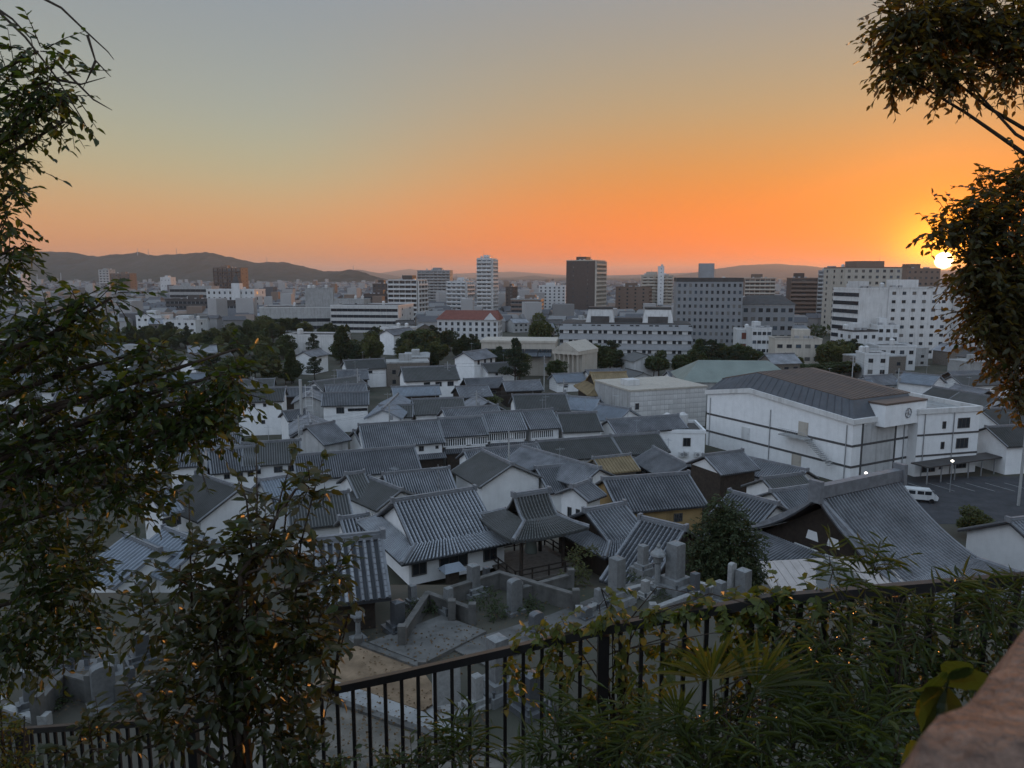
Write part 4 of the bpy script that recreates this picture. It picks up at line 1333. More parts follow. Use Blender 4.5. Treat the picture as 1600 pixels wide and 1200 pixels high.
PROTO = []
rp = random.Random(3)
for i in range(14):
    flat = i >= 10
    PROTO.append((house_proto(i, rp.uniform(7, 12) * (1.2 if flat else 1), rp.uniform(6, 9), rp.choice([3.2, 5.2, 5.6, 5.8]) * (1.25 if flat else 1),
                              rp.choice([M_PLASTER, M_WHITE, M_BEIGE, M_PLASTER2, M_CONC, M_WOOD2]), rp.choice([M_TILE, M_TILE_DK, M_TILE_DK, M_TILE, M_DARKROOF, M_TILE_BL]) if not flat else M_CONC, flat), flat))


def free(x, y, r):
    return all((x - a) ** 2 + (y - b) ** 2 > (r + c) ** 2 for a, b, c in OCC)


WOODS = []          # (x, y, radius) of garden groves, filled by the tree section
for px, py, r in ((560, 566, 10), (640, 560, 11), (690, 548, 10), (300, 545, 20), (350, 560, 14), (430, 595, 13), (450, 560, 13), (735, 560, 8), (790, 592, 10), (850, 592, 8), (940, 585, 8), (1060, 590, 8), (1110, 575, 9), (1140, 585, 8), (1240, 575, 12), (1290, 575, 11), (1320, 572, 9), (200, 540, 22), (140, 550, 18), (250, 545, 16), (440, 522, 18), (500, 530, 16), (390, 535, 18), (600, 545, 12), (660, 575, 8), (380, 610, 10), (60, 560, 16)):
    p = on_level(px, py, 0)
    WOODS.append((p.x, p.y, r))
CARPARK = on_level(1530, 770, 0)
NEARH = 0
LBL = {0: 'small tiled town house standing among the old town roofs', 1: 'ordinary town house roof out on the plain between the taller blocks'}
for ring, (d0, d1, n, gap) in enumerate(((92, 210, 150, .0), (200, 760, 380, .6))):
    placed = 0
    tries = 0
    lim = 66 if ring == 0 else 215
    while placed < lim and tries < 9000:
        tries += 1
        y = rnd.uniform(d0, d1) if ring == 0 else d0 + (d1 - d0) * rnd.random() ** 1.1
        x = rnd.uniform(-.80, .80) * y
        me, flat = PROTO[rnd.randrange(10 if ring == 0 else 14)]
        if ring == 0 and math.hypot(x - CARPARK.x - 6, y - CARPARK.y) < 20:
            continue
        if not free(x, y, 4.2) or any((x - a) ** 2 + (y - b) ** 2 < (c + 3) ** 2 for a, b, c in WOODS):
            continue
        qx, qy = px_of(x, y, 0)
        if ring == 0 and (y < 100 or (qx > 1290 and qy > 690) or (qx > 1090 and qy > 700)):
            continue
        OCC.append((x, y, 4.6))
        g = ground_z(x, y)
        if ring == 0:
            ang = R(rnd.choice([14, 14, 14, 104]) + rnd.gauss(0, 4))
            u_ = Vector((math.cos(ang), math.sin(ang), 0)) * rnd.uniform(3.8, 6.2)
            zr_ = g + rnd.uniform(4.6, 6.6)
            c_ = Vector((x, y, zr_))
            tl_ = rnd.choice([M_TILE, M_TILE, M_TILE_DK, M_TILE_BL])
            wl_ = rnd.choice([M_PLASTER, M_PLASTER2, M_WOOD, M_WOOD])
            LK = '%s town house with %s tiled roof packed into the old town' % ({'white_plaster': 'white walled', 'grey_plaster': 'grey walled', 'dark_wood': 'dark wooden'}[wl_.name], {'roof_tile': 'blue grey', 'old_roof_tile': 'blackish', 'pale_blue_tile': 'pale blue'}[tl_.name])
            house(LK, c_ - u_, c_ + u_, zr_, rnd.uniform(3.2, 4.3), world=True, base=g - .1, tile=tl_,
                  wall=wl_, wins=[(.3, 1.5, 1.2, .9, ''), (.7, 1.5, 1.2, .9, '')], name='town_house', group=LK[:40].rsplit(' ', 1)[0] + ' houses', aerial=rnd.random() < .5)
            placed += 1
            continue
        o = inst('town_house', me, None, (x, y, g - .1), rz=rnd.choice([0, math.pi / 2]) + rnd.gauss(.25, .12), sc=(rnd.uniform(.85, 1.2), rnd.uniform(.85, 1.15), rnd.uniform(.85, 1.1)))
        wc = {'white_plaster': 'white', 'white_paint': 'clean white', 'beige_render': 'beige', 'grey_plaster': 'grey', 'concrete': 'concrete', 'grey_wood': 'brown wooden'}[me.materials[0].name]
        rc = {'roof_tile': 'blue grey', 'old_roof_tile': 'blackish', 'dark_roof_felt': 'dark brown', 'pale_blue_tile': 'pale blue', 'concrete': 'flat'}[me.materials[1].name]
        if flat:
            tag(o, '%s flat roofed building out on the plain between the taller blocks' % wc, 'building', '%s flat roofed buildings on the plain' % wc)
        else:
            tag(o, '%s gabled house with %s roof out on the plain' % (wc, rc), 'house', '%s houses with %s roofs on the plain' % (wc, rc))
        placed += 1


def city_stuff():
    """the endless far town: thousands of small roofs and blocks nobody could count"""
    cols = [((.34, .33, .32), 0), ((.20, .195, .19), 1), ((.10, .10, .105), 2), ((.20, .15, .12), 3)]
    bs = [MB() for _ in cols]
    r = random.Random(11)
    for i in range(9000):
        y = 420 + 3100 * r.random() ** 1.25
        x = r.uniform(-.85, .85) * y
        if y < 800 and not free(x, y, 6):
            continue
        w, d = r.uniform(6, 13), r.uniform(6, 12)
        h = r.choice([3.5, 5.5, 6, 6, 7]) if r.random() < .93 else r.uniform(9, 20)
        a = r.uniform(-.4, .4)
        c, s = math.cos(a), math.sin(a)
        P = lambda u, v, z: (x + c * u - s * v, y + s * u + c * v, z)
        b = bs[r.choices(range(4), (6, 2, 1, 1))[0]]
        b.hexa([P(-w / 2, -d / 2, 0), P(w / 2, -d / 2, 0), P(w / 2, d / 2, 0), P(-w / 2, d / 2, 0)], [P(-w / 2, -d / 2, h), P(w / 2, -d / 2, h), P(w / 2, d / 2, h), P(-w / 2, d / 2, h)])
        if h < 8:
            rb = bs[r.choices((1, 2, 3), (3, 6, 1))[0]]
            e = .5
            rb.hexa([P(-w / 2 - e, -d / 2 - e, h + .01), P(w / 2 + e, -d / 2 - e, h + .01), P(w / 2 + e, d / 2 + e, h + .01), P(-w / 2 - e, d / 2 + e, h + .01)], [P(-w / 2, -.2, h + d * .28), P(w / 2, -.2, h + d * .28), P(w / 2, .2, h + d * .28), P(-w / 2, .2, h + d * .28)])
    root = thing('distant_town', 'distant sprawl of low roofs reaching to the hills', 'town')
    root['kind'] = 'stuff'
    for b, (c, i) in zip(bs, cols):
        b.build(('pale_walls', 'grey_roofs', 'dark_roofs', 'brown_roofs')[i], mat('far_town_%d' % i, c, .85, .1, .05), root, kind='stuff')


city_stuff()

# masts along the hill line and utility poles
for px, py, d in ((215, 396, 3550), (232, 397, 3550), (276, 396, 3560), (53, 398, 3560), (417, 410, 3500), (552, 424, 2990), (629, 440, 2500), (95, 430, 1800), (58, 432, 1700)):
    p = at_dist(px, py, d)
    o = MB().tube([(0, 0, -20), (0, 0, 30 if d > 2000 else 12)], [2.2, .8], 5).build('radio_mast', M_METAL, loc=(p.x, p.y, p.z - 6))
    tag(o, 'thin mast standing up along the skyline of the hills', 'mast', 'masts on the skyline')
P_ = on_level(1591, 790, 0)
t_ = thing('utility_pole', 'tall grey utility pole at the edge of the car park', 'pole', P_)
MB().tube([(0, 0, 0), (0, 0, 16.5)], [.2, .13], 8).build('shaft', M_CONC, t_)
P_ = on_level(795, 770, 3)
t_ = thing('utility_pole', 'slim utility pole before the blank white gable', 'pole', P_)
MB().tube([(0, 0, -2), (0, 0, 8.5)], [.16, .1], 8).build('shaft', M_CONC, t_)
MB().box(-.7, .7, -.05, .05, 7.4, 7.5).build('cross_arm', M_METAL, t_)
P_ = on_level(473, 690, 0)
t_ = thing('utility_pole', 'thick concrete pole with ladder frame beside the grey gabled house', 'pole', P_)
MB().tube([(0, 0, 0), (0, 0, 12.2)], [.35, .3], 8).build('shaft', M_CONC, t_)
for s in (.9, 2.2):
    MB().tube([(s, 0, 4), (s, 0, 11.2)], .06, 5).build('ladder_rail', M_WHITE, t_)
for k in range(8):
    MB().tube([(.9, 0, 4.4 + k * .9), (2.2, 0, 4.4 + k * .9)], .05, 5).build('rung', M_WHITE, t_)

# car park with a lamp and a parked van
c_ = CARPARK
b_ = MB()
b_.box(c_.x - 17, c_.x + 26, c_.y - 14, c_.y + 9, .0, .02)
o = b_.build('car_park', M_ASPHALT)
o['kind'] = 'structure'
for i in range(9):
    MB().box(-.06, .06, -2.4, 2.4, 0, .004).build('parking_line', M_CONC, o, (c_.x - 10 + i * 3, c_.y + 3, .024)).rotation_euler = (0, 0, R(20))
for px, py, lb in ((1223, 700, 'lit street lamp in front of the annex'), (1353, 741, 'lit lamp by the foot of the white hall')):
    P_ = on_level(px, py, 6.2) if px < 1300 else on_level(px, py, 4.5)
    P_ = on_level(1488, 722, 4.6) if px < 1300 else P_
    t_ = thing('street_lamp', lb, 'lamp', (P_.x, P_.y, 0))
    MB().tube([(0, 0, 0), (0, 0, P_.z)], .06, 6).build('post', M_METAL, t_)
    em_ = bpy.data.materials.get('lamp_glow') or bpy.data.materials.new('lamp_glow')
    em_.use_nodes = True
    em_.node_tree.nodes['Principled BSDF'].inputs['Emission Color'].default_value = (1, .93, .8, 1)
    em_.node_tree.nodes['Principled BSDF'].inputs['Emission Strength'].default_value = 2
    MB().lathe([(.08, 0), (.22, .1), (.22, .25), (.05, .35)], 10).build('lamp_head', em_, t_, (0, 0, P_.z))


def van():
    P = on_level(1437, 783, .03)
    t = thing('parked_van', 'white van parked behind the temple roof', 'van', P, R(-18))
    b = MB()
    prof = [(-2.2, .45), (2.1, .45), (2.2, .9), (1.9, 1.1), (1.25, 1.85), (-1.9, 1.9), (-2.2, 1.2)]
    b.hexa([(x, -.82, z) for x, z in prof], [(x, .82, z) for x, z in prof])
    body = b.build('body', M_WHITE, t)
    for s in (-1, 1):
        for x in (-1.2, -.1, .85):
            MB().box(x - .42, x + .42, s * .83 - .01, s * .83 + .01, 1.2, 1.7).build('side_window', M_GLASS, body)
        for x in (-1.35, 1.35):
            MB().lathe([(.32, -.1), (.34, -.05), (.34, .05), (.32, .1)], 14).build('wheel', M_BLACK, t, (x, s * .76, .34)).rotation_euler = (math.pi / 2, 0, 0)
    MB().hexa([(1.93, -.7, 1.12), (1.95, .7, 1.12), (1.92, .7, 1.1), (1.9, -.7, 1.1)], [(1.33, -.66, 1.8), (1.33, .66, 1.8), (1.29, .66, 1.8), (1.29, -.66, 1.8)]).build('windscreen', M_GLASS, body)


van()

# ---------------------------------------------------------------- graveyard terrace
GZ = 15.5


def sheet(name, pts, z, m, th=.06):
    P = [on_level(px, py, z) for px, py in pts]
    if sum((P[i].x * P[(i + 1) % len(P)].y - P[(i + 1) % len(P)].x * P[i].y) for i in range(len(P))) < 0:
        P = P[::-1]
    o = MB().slab([(p.x, p.y, z) for p in P], th).build(name, m)
    o['kind'] = 'structure'
    return o


M_GRAVEL = mat('brown_gravel', (.26, .185, .12), .95, .3, 1.2, .1, bump=.8, bscale=40)
M_SAND = mat('trodden_sand', (.21, .185, .155), .95, .35, .9, .1, bump=.6, bscale=14, second=(.10, .095, .08))
M_PAVE = mat('grey_paving', (.15, .145, .135), .9, .25, 1.0, .15, bump=.3, bscale=25, stain=.4)
sheet('sandy_yard', [(380, 1060), (470, 1075), (690, 1150), (840, 1215), (760, 1330), (300, 1330), (330, 1120)], GZ + .05, M_SAND)
sheet('gravel_plot', [(478, 1078), (560, 1004), (655, 1040), (690, 1090), (660, 1110), (520, 1062)], GZ + .10, M_GRAVEL)
sheet('paved_plot', [(576, 1003), (690, 961), (760, 986), (662, 1036)], GZ + .18, M_PAVE, .2)
sheet('concrete_path', [(500, 1082), (520, 1062), (690, 1122), (740, 1150), (700, 1160)], GZ + .12, M_CONC)
sheet('graveyard_path', [(700, 1010), (860, 960), (1010, 900), (1040, 912), (900, 985), (760, 1040)], GZ + .09, M_PAVE)


def curb(name, label, pts, h, th=.22, z=GZ, m=None, cat='wall'):
    """low stone wall along a line of pixels on the terrace: one block per stretch, with a coping"""
    P = [on_level(px, py, z + h) for px, py in pts]
    for p in P:
        p.z = z
    t = thing(name, label, cat, P[0])
    for i in range(len(P) - 1):
        a, b = P[i] - P[0], P[i + 1] - P[0]
        d = (b - a).normalized()
        nx, ny = -d.y * th / 2, d.x * th / 2
        a, b = a - d * th * .48, b + d * th * .48
        for nm, e, z0, z1 in (('wall', 1.0, -.3, h - .1), ('coping', 1.35, h - .098 + i * .003, h + i * .003)):
            q = [(a.x - nx * e, a.y - ny * e), (b.x - nx * e, b.y - ny * e), (b.x + nx * e, b.y + ny * e), (a.x + nx * e, a.y + ny * e)]
            MB().hexa([(x, y, z0) for x, y in q], [(x, y, z1) for x, y in q]).build(nm, m or M_WALLOLD, t)
    for p in (P[0], P[-1]):
        q = p - P[0]
        MB().box(q.x - th * .8, q.x + th * .8, q.y - th * .8, q.y + th * .8, -.3, h + .25).build('end_post', m or M_WALLOLD, t)


curb('plot_wall', 'mossy plot wall around the ivy bed below the residence', [(706, 945), (700, 918), (780, 893), (900, 928)], .9)
curb('plot_wall', 'square plot wall beside the dark grave pillar', [(628, 985), (668, 925), (738, 950)], .8)
curb('plot_wall', 'dark retaining wall under the bell tower', [(812, 918), (892, 896)], .75, m=M_WALLOLD)
curb('plot_wall', 'pale kerb wall around the lantern grave', [(905, 955), (985, 918), (1060, 900), (1112, 915), (1020, 950)], .35, m=M_STONE_L)
curb('plot_wall', 'kerb along the gravel plot', [(560, 1003), (660, 1040)], .2)
curb('plot_wall', 'rounded plot wall with corner posts behind the shorter railing', [(58, 1095), (98, 1050), (142, 1062)], 1.0)
curb('plot_wall', 'long plot wall running on from the heavy round topped tablet', [(190, 1075), (262, 1058), (330, 1075)], .7)
curb('plot_wall', 'low white edged kerb by the shorter railing', [(0, 1100), (70, 1125)], .25, m=M_STONE_L)
curb('plot_wall', 'stone kerb along the sandy yard', [(500, 1084), (690, 1150), (790, 1180)], .18)


def grave(label, px, py, ytop, wpx, kind='pillar', m=None, rz=None):
    P = on_level(px, py, GZ)
    s = P.y / FPX * 1.02
    h = (py - ytop) * s * 1.06
    w = wpx * s
    t = thing('gravestone', label, 'gravestone', P, R(38) if rz is None else R(rz))
    m = m or M_STONE
    if kind == 'pillar':
        b1, b2 = h * .16, h * .13
        MB().box(-w * 1.15, w * 1.15, -w * 1.15, w * 1.15, -.2, b1).build('base_step', m, t)
        MB().box(-w * .8, w * .8, -w * .8, w * .8, b1 + .002, b1 + b2).build('pedestal', m, t)
        MB().hexa([(-w * .5, -w * .5, b1 + b2), (w * .5, -w * .5, b1 + b2), (w * .5, w * .5, b1 + b2), (-w * .5, w * .5, b1 + b2)],
                  [(-w * .48, -w * .48, h - w * .12), (w * .48, -w * .48, h - w * .12), (w * .48, w * .48, h - w * .12), (-w * .48, w * .48, h - w * .12)]).build('shaft', m, t)
        MB().hexa([(-w * .48, -w * .48, h - w * .12), (w * .48, -w * .48, h - w * .12), (w * .48, w * .48, h - w * .12), (-w * .48, w * .48, h - w * .12)],
                  [(-w * .1, -w * .1, h), (w * .1, -w * .1, h), (w * .1, w * .1, h), (-w * .1, w * .1, h)]).build('cap', m, t)
        for sx in (-1, 1):
            MB().lathe([(.06, b1), (.05, b1 + .1), (.08, b1 + .24)], 8, (sx * w * .95, -w * .95)).build('flower_vase', M_STONE_D, t)
    elif kind == 'tablet':
        b = MB()
        n = 8
        pr = [(-w / 2, .18), (w / 2, .18)] + [(w / 2 * math.cos(a), h - w * .2 + w * .2 * math.sin(a)) for a in np.linspace(0, math.pi, n)]
        b.hexa([(x, -w * .3, z) for x, z in pr], [(x, w * .3, z) for x, z in pr])
        b.build('tablet', m, t)
        MB().box(-w * .75, w * .75, -w * .5, w * .5, -.2, .178).build('base_step', m, t)
    elif kind == 'slab':
        MB().box(-w / 2, w / 2, -.09, .09, .3, h).build('slab', m, t)
        for sx in (-1, 1):
            MB().box(sx * w * .32 - .08, sx * w * .32 + .08, -.14, .14, 0, .3).build('foot', m, t)
        MB().box(-w * .7, w * .7, -.5, .5, -.2, .004).build('base_step', m, t)
    elif kind == 'lantern':
        t['category'] = 'stone lantern'
        t.name = 'stone_lantern'
        MB().box(-w * .7, w * .7, -w * .7, w * .7, -.2, h * .1).build('base_step', m, t)
        MB().lathe([(w * .42, h * .1), (w * .3, h * .14), (w * .26, h * .55), (w * .42, h * .6)], 8).build('shaft', m, t)
        MB().box(-w * .33, w * .33, -w * .33, w * .33, h * .6, h * .74).build('light_box', m, t)
        MB().lathe([(w * .8, h * .74), (w * .74, h * .78), (w * .3, h * .86), (w * .14, h * .88), (w * .2, h * .93), (w * .04, h)], 8).build('lantern_roof', m, t)
    return t


grave('tall square grey pillar grave with pale pyramid top beside the lantern', 963, 942, 868, 20)
grave('tallest grave pillar on stepped base before the tiled hall roof', 1054, 922, 845, 22, m=M_STONE)
grave('stone lantern with flared cap between two grave pillars', 1027, 922, 846, 17, 'lantern')
grave('narrow grave pillar half hidden behind the stone lantern', 1004, 892, 850, 13)
grave('rounded tall grave post in front of the round tree', 1142, 935, 878, 13, 'tablet', M_STONE_L)
grave('blocky grave pillar in front of the round tree', 1160, 938, 887, 19, m=M_STONE)
grave('short grave block beside the rounded post', 1124, 945, 906, 15, m=M_STONE)
grave('grey round topped tablet at the end of the plot wall', 804, 958, 903, 22, 'tablet')
grave('dark low grave beside the path', 917, 968, 948, 16, 'tablet', M_STONE_D)
grave('rounded grave cap seen just over the railing', 838, 985, 955, 22, 'tablet', M_STONE_D)
grave('grave pillar with white top seen over the railing', 777, 1085, 988, 28)
grave('dark pillar grave behind the vine covered balusters', 829, 1108, 1046, 26, m=M_STONE_D)
grave('broad pale slab grave behind the balusters', 698, 1110, 1040, 46, 'slab', M_STONE_L, rz=20)
grave('square grave post on the plot wall corner', 740, 930, 880, 16)
grave('slim gatepost stone beside the ivy bed', 701, 958, 916, 12)
grave('dark grave pillar beside the paved plot', 622, 985, 936, 18, m=M_STONE_D)
grave('small stone lantern beside the dark grave pillar', 560, 1000, 946, 16, 'lantern')
grave('heavy round topped tablet behind the shorter railing', 164, 1104, 1034, 34, 'tablet', M_STONE)
grave('grave pillar seen through the gap under the camellia', 224, 952, 904, 18)
grave('grave block in the shade behind the bronze shrub', 222, 1030, 986, 22, m=M_STONE_D)
grave('dim tablet behind the rounded plot wall', 125, 1040, 1018, 34, 'slab', M_STONE_D, rz=15)
grave('small pointed post by the long plot wall', 237, 1085, 1057, 13)
grave('low wide grave block in the shaded graveyard corner', 170, 1050, 1022, 30, 'slab', M_STONE, rz=30)
grave('grey pillar grave between the camellia leaves', 48, 1110, 1040, 17)

for lb, a in (('short stepped grave pillar at the kerb before the tallest pillar', (1085, 930, 893, 12)), ('small grave block by the pale kerb end', (1100, 945, 915, 11)),
              ('little grave pillar behind the dark low grave', (935, 950, 918, 11)), ('squat grave beside the stone lantern foot', (1008, 932, 905, 11)),
              ('narrow pillar grave beside the broad pale slab', (745, 1105, 1050, 16)), ('worn small pillar beside the heavy round topped tablet', (205, 1075, 1040, 13)),
              ('low stepped grave by the long plot wall end', (300, 1060, 1030, 13)), ('thin grave pillar beside the dim tablet', (95, 1045, 1015, 11)),
              ('grave pillar between the residence and the square plot wall', (645, 945, 912, 11)), ('leaning post stone on the ivy bed wall', (760, 915, 885, 9))):
    grave(lb, *a, m=rnd.choice([M_STONE, M_STONE_D, M_STONE_L]))

# small tile-capped garden lantern roof by the residence
P_ = on_level(707, 915, 9.0)
t_ = thing('garden_shrine', 'tiny roofed wooden shrine box beside the residence wall', 'shrine', (P_.x, P_.y, 9.0), R(30))
MB().box(-.4, .4, -.35, .35, 0, 1.3).build('box', M_WOOD, t_)
MB().hexa([(-.9, -.7, 1.3), (.9, -.7, 1.3), (.9, .7, 1.3), (-.9, .7, 1.3)], [(-.6, -.05, 1.75), (.6, -.05, 1.75), (.6, .05, 1.75), (-.6, .05, 1.75)]).build('roof', M_TILE_BL, t_)

# ---------------------------------------------------------------- trees and plants
def leaf_material(name, c1, c2, trans, rough=.45):
    return mat(name, c1, rough, .3, 3.0, .4, rand=.25, second=c2, trans=trans)


M_LEAF_D = leaf_material('dark_glossy_leaf', (.042, .066, .018), (.024, .038, .010), (.08, .11, .010), .38)
M_LEAF_Y = leaf_material('yellow_green_leaf', (.090, .110, .018), (.055, .072, .013), (.20, .20, .015), .5)
M_LEAF_B = leaf_material('bronze_leaf', (.056, .062, .022), (.030, .037, .013), (.08, .08, .010), .35)
M_LEAF_R = leaf_material('backlit_leaf', (.040, .044, .014), (.024, .027, .009), (.24, .14, .012), .45)
M_GRASS = leaf_material('bamboo_grass_leaf', (.055, .075, .024), (.030, .043, .013), (.10, .12, .012), .5)
M_TREE = leaf_material('garden_tree_leaf', (0.076, 0.101, 0.040), (0.044, 0.061, 0.025), (.05, .055, .012), .6)
M_TREE2 = leaf_material('pine_needle', (0.054, 0.080, 0.044), (0.033, 0.051, 0.027), (.03, .035, .010), .7)
M_TREE3 = leaf_material('olive_tree_leaf', (0.109, 0.120, 0.040), (0.064, 0.076, 0.027), (.07, .07, .012), .6)

LEAF_V = np.array([(0, 0, 0), (.26, .22, .06), (.62, .21, .05), (1, 0, -.08), (.62, -.21, .05), (.26, -.22, .06)])
HEART_V = np.array([(0, 0, 0), (-.06, .30, .04), (.40, .36, .05), (1, 0, -.08), (.40, -.36, .05), (-.06, -.30, .04)])
BLADE_V = np.array([(0, 0, 0), (.3, .045, .02), (.65, .035, -.02), (1, 0, -.16), (.65, -.035, -.02), (.3, -.045, .02)])
LEAF_F = ((0, 3, 2, 1), (0, 5, 4, 3))


def leaf_frames(P, D, rng):
    """axes of leaves at points P with pointing directions D"""
    D = D / np.maximum(np.linalg.norm(D, axis=1, keepdims=True), 1e-6)
    up = rng.normal(size=D.shape) * .55 + np.array([0, 0, 1.0])
    Y = np.cross(up, D)
    Y /= np.maximum(np.linalg.norm(Y, axis=1, keepdims=True), 1e-6)
    Z = np.cross(D, Y)
    return D, Y, Z


def leaves_object(name, P, D, size, m, parent, rng, shape=LEAF_V, kind='stuff'):
    X, Y, Z = leaf_frames(P, D, rng)
    s = size * rng.uniform(.65, 1.2, len(P))
    V = P[:, None, :] + s[:, None, None] * (shape[None, :, 0:1] * X[:, None] + shape[None, :, 1:2] * Y[:, None] + shape[None, :, 2:3] * Z[:, None])
    n = len(P)
    V = V.reshape(-1, 3)
    base = np.arange(n)[:, None, None] * 6
    F = (base + np.array(LEAF_F)[None]).reshape(-1, 4)
    me = bpy.data.meshes.new(name)
    me.vertices.add(len(V))
    me.vertices.foreach_set('co', V.ravel())
    me.loops.add(F.size)
    me.loops.foreach_set('vertex_index', F.ravel().astype(np.int32))
    me.polygons.add(len(F))
    me.polygons.foreach_set('loop_start', np.arange(0, F.size, 4, dtype=np.int32))
    me.materials.append(m)
    me.update()
    o = bpy.data.objects.new(name, me)
    col.objects.link(o)
    o.parent = parent
    if kind:
        o['kind'] = kind
    return o


def single_leaves(P, D, size, mats, parent, rng, shape=LEAF_V, n=300):
    """the largest-looking leaves as objects of their own"""
    d = np.linalg.norm(P - np.array([0, 0, H]) + np.array(parent.location), axis=1)
    idx = np.argsort(d)
    pick = idx[:: max(1, len(idx) // (n * 2))][:n]
    X, Y, Z = leaf_frames(P, D, rng)
    meshes = []
    for m in mats:
        b = MB()
        b.v = [tuple(v) for v in shape]
        b.f = list(LEAF_F)
        meshes.append(b.mesh('leaf', m))
    for i in pick:
        o = bpy.data.objects.new('leaf', meshes[rng.integers(len(meshes))])
        col.objects.link(o)
        o.parent = parent
        s = size * rng.uniform(.85, 1.25)
        M = Matrix([[X[i][k] * s, Y[i][k] * s, Z[i][k] * s, P[i][k]] for k in range(3)] + [[0, 0, 0, 1]])
        o.matrix_basis = M
    keep = np.ones(len(P), bool)
    keep[pick] = False
    return keep


def twig_leaves(centers, radii, n_twigs, per, length, rng, droop=-.3, out=.7):
    """leaves set alternately along twigs that start inside ellipsoid blobs and grow outwards"""
    P, D, T = [], [], []
    w = np.array([np.prod(r) ** .5 for r in radii])
    w = w / w.sum()
    for k in rng.choice(len(centers), n_twigs, p=w):
        c, r = centers[k], radii[k]
        v = rng.normal(size=3)
        v /= np.linalg.norm(v)
        st = c + r * v * rng.random() ** .6 * .95
        d = v * out + rng.normal(size=3) * .5 + np.array([0, 0, droop])
        d /= np.linalg.norm(d)
        ln = length * rng.uniform(.5, 1.2)
        pts = [st + d * ln * t + np.array([0, 0, -.12 * ln * t * t]) for t in (0, .5, 1.0)]
        T.append(pts)
        side = np.cross(d, [0, 0, 1.0])
        side /= max(np.linalg.norm(side), 1e-3)
        for j in range(per):
            t = (j + .6) / per
            p = st + d * ln * t + np.array([0, 0, -.12 * ln * t * t])
            s = side * (1 if j % 2 else -1)
            P.append(p)
            D.append(d * .55 + s * .75 + rng.normal(size=3) * .3 + np.array([0, 0, -.25]))
    return np.array(P), np.array(D), T


def px_blob(px, py, rx, ry, d, dr=None):
    c = at_dist(px, py, d)
    k = c.y / FPX * 1.0
    return np.array(c), np.array([rx * k, dr or (rx + ry) / 2 * k * .9, ry * k])


def branches(name, paths, m, parent, n=6):
    b = MB()
    for pts, r0, r1 in paths:
        b.tube(pts, list(np.linspace(r0, r1, len(pts))), n)
    return b.build(name, m, parent, smooth=True)


def bushy(name, label, cat, root, blobs, n_twigs, per, tl, leaf, m, seed, shape=LEAF_V, singles=0, smats=None, droop=-.3, trunk=True, twig_r=.004, stem_from=None, tr=.05, group=None, gap=None):
    """plant with a base point, limbs to its foliage masses, twigs and leaves"""
    rng = np.random.default_rng(seed)
    root = Vector(root)
    t = thing(name, label, cat, root, 0, group)
    cs = [b[0] - np.array(root) for b in blobs]
    rs = [b[1] for b in blobs]
    paths = []
    if trunk:
        s0 = Vector((0, 0, 0))
        for c in cs:
            c = Vector(c)
            up = Vector((rng.normal() * .06, rng.normal() * .06, max(.1, c.z * .8)))
            k_ = up.lerp(c, .45) + Vector((rng.normal() * .07, rng.normal() * .07, .10 + rng.normal() * .05))
            q = [s0, up * .5 + Vector((rng.normal() * .03, 0, 0)), up, k_, k_.lerp(c, .55) + Vector((0, rng.normal() * .04, rng.normal() * .05)), c]
            paths.append((q, tr, tr * .12))
        branches('trunk', paths, M_BARK, t, 7)
    P, D, T = twig_leaves(cs, rs, n_twigs, per, tl, rng, droop)
    if gap:                         # an opening between the boughs
        ga, gr = np.array(gap[0]) - np.array(root), gap[1]
        ok = np.linalg.norm((P - ga)[:, [0, 2]], axis=1) > gr
        P, D = P[ok], D[ok]
        T = [q for q in T if np.linalg.norm((q[1] - ga)[[0, 2]]) > gr * 1.3 and np.linalg.norm((q[2] - ga)[[0, 2]]) > gr]
    branches('twigs', [([Vector(p) for p in q], twig_r, twig_r * .4) for q in T], M_BARK, t, 3)['kind'] = 'stuff'
    keep = np.ones(len(P), bool)
    if singles:
        keep = single_leaves(P, D, leaf * 1.05, smats or [m], t, rng, shape, singles)
    leaves_object('foliage', P[keep], D[keep], leaf, m, t, rng, shape)
    return t


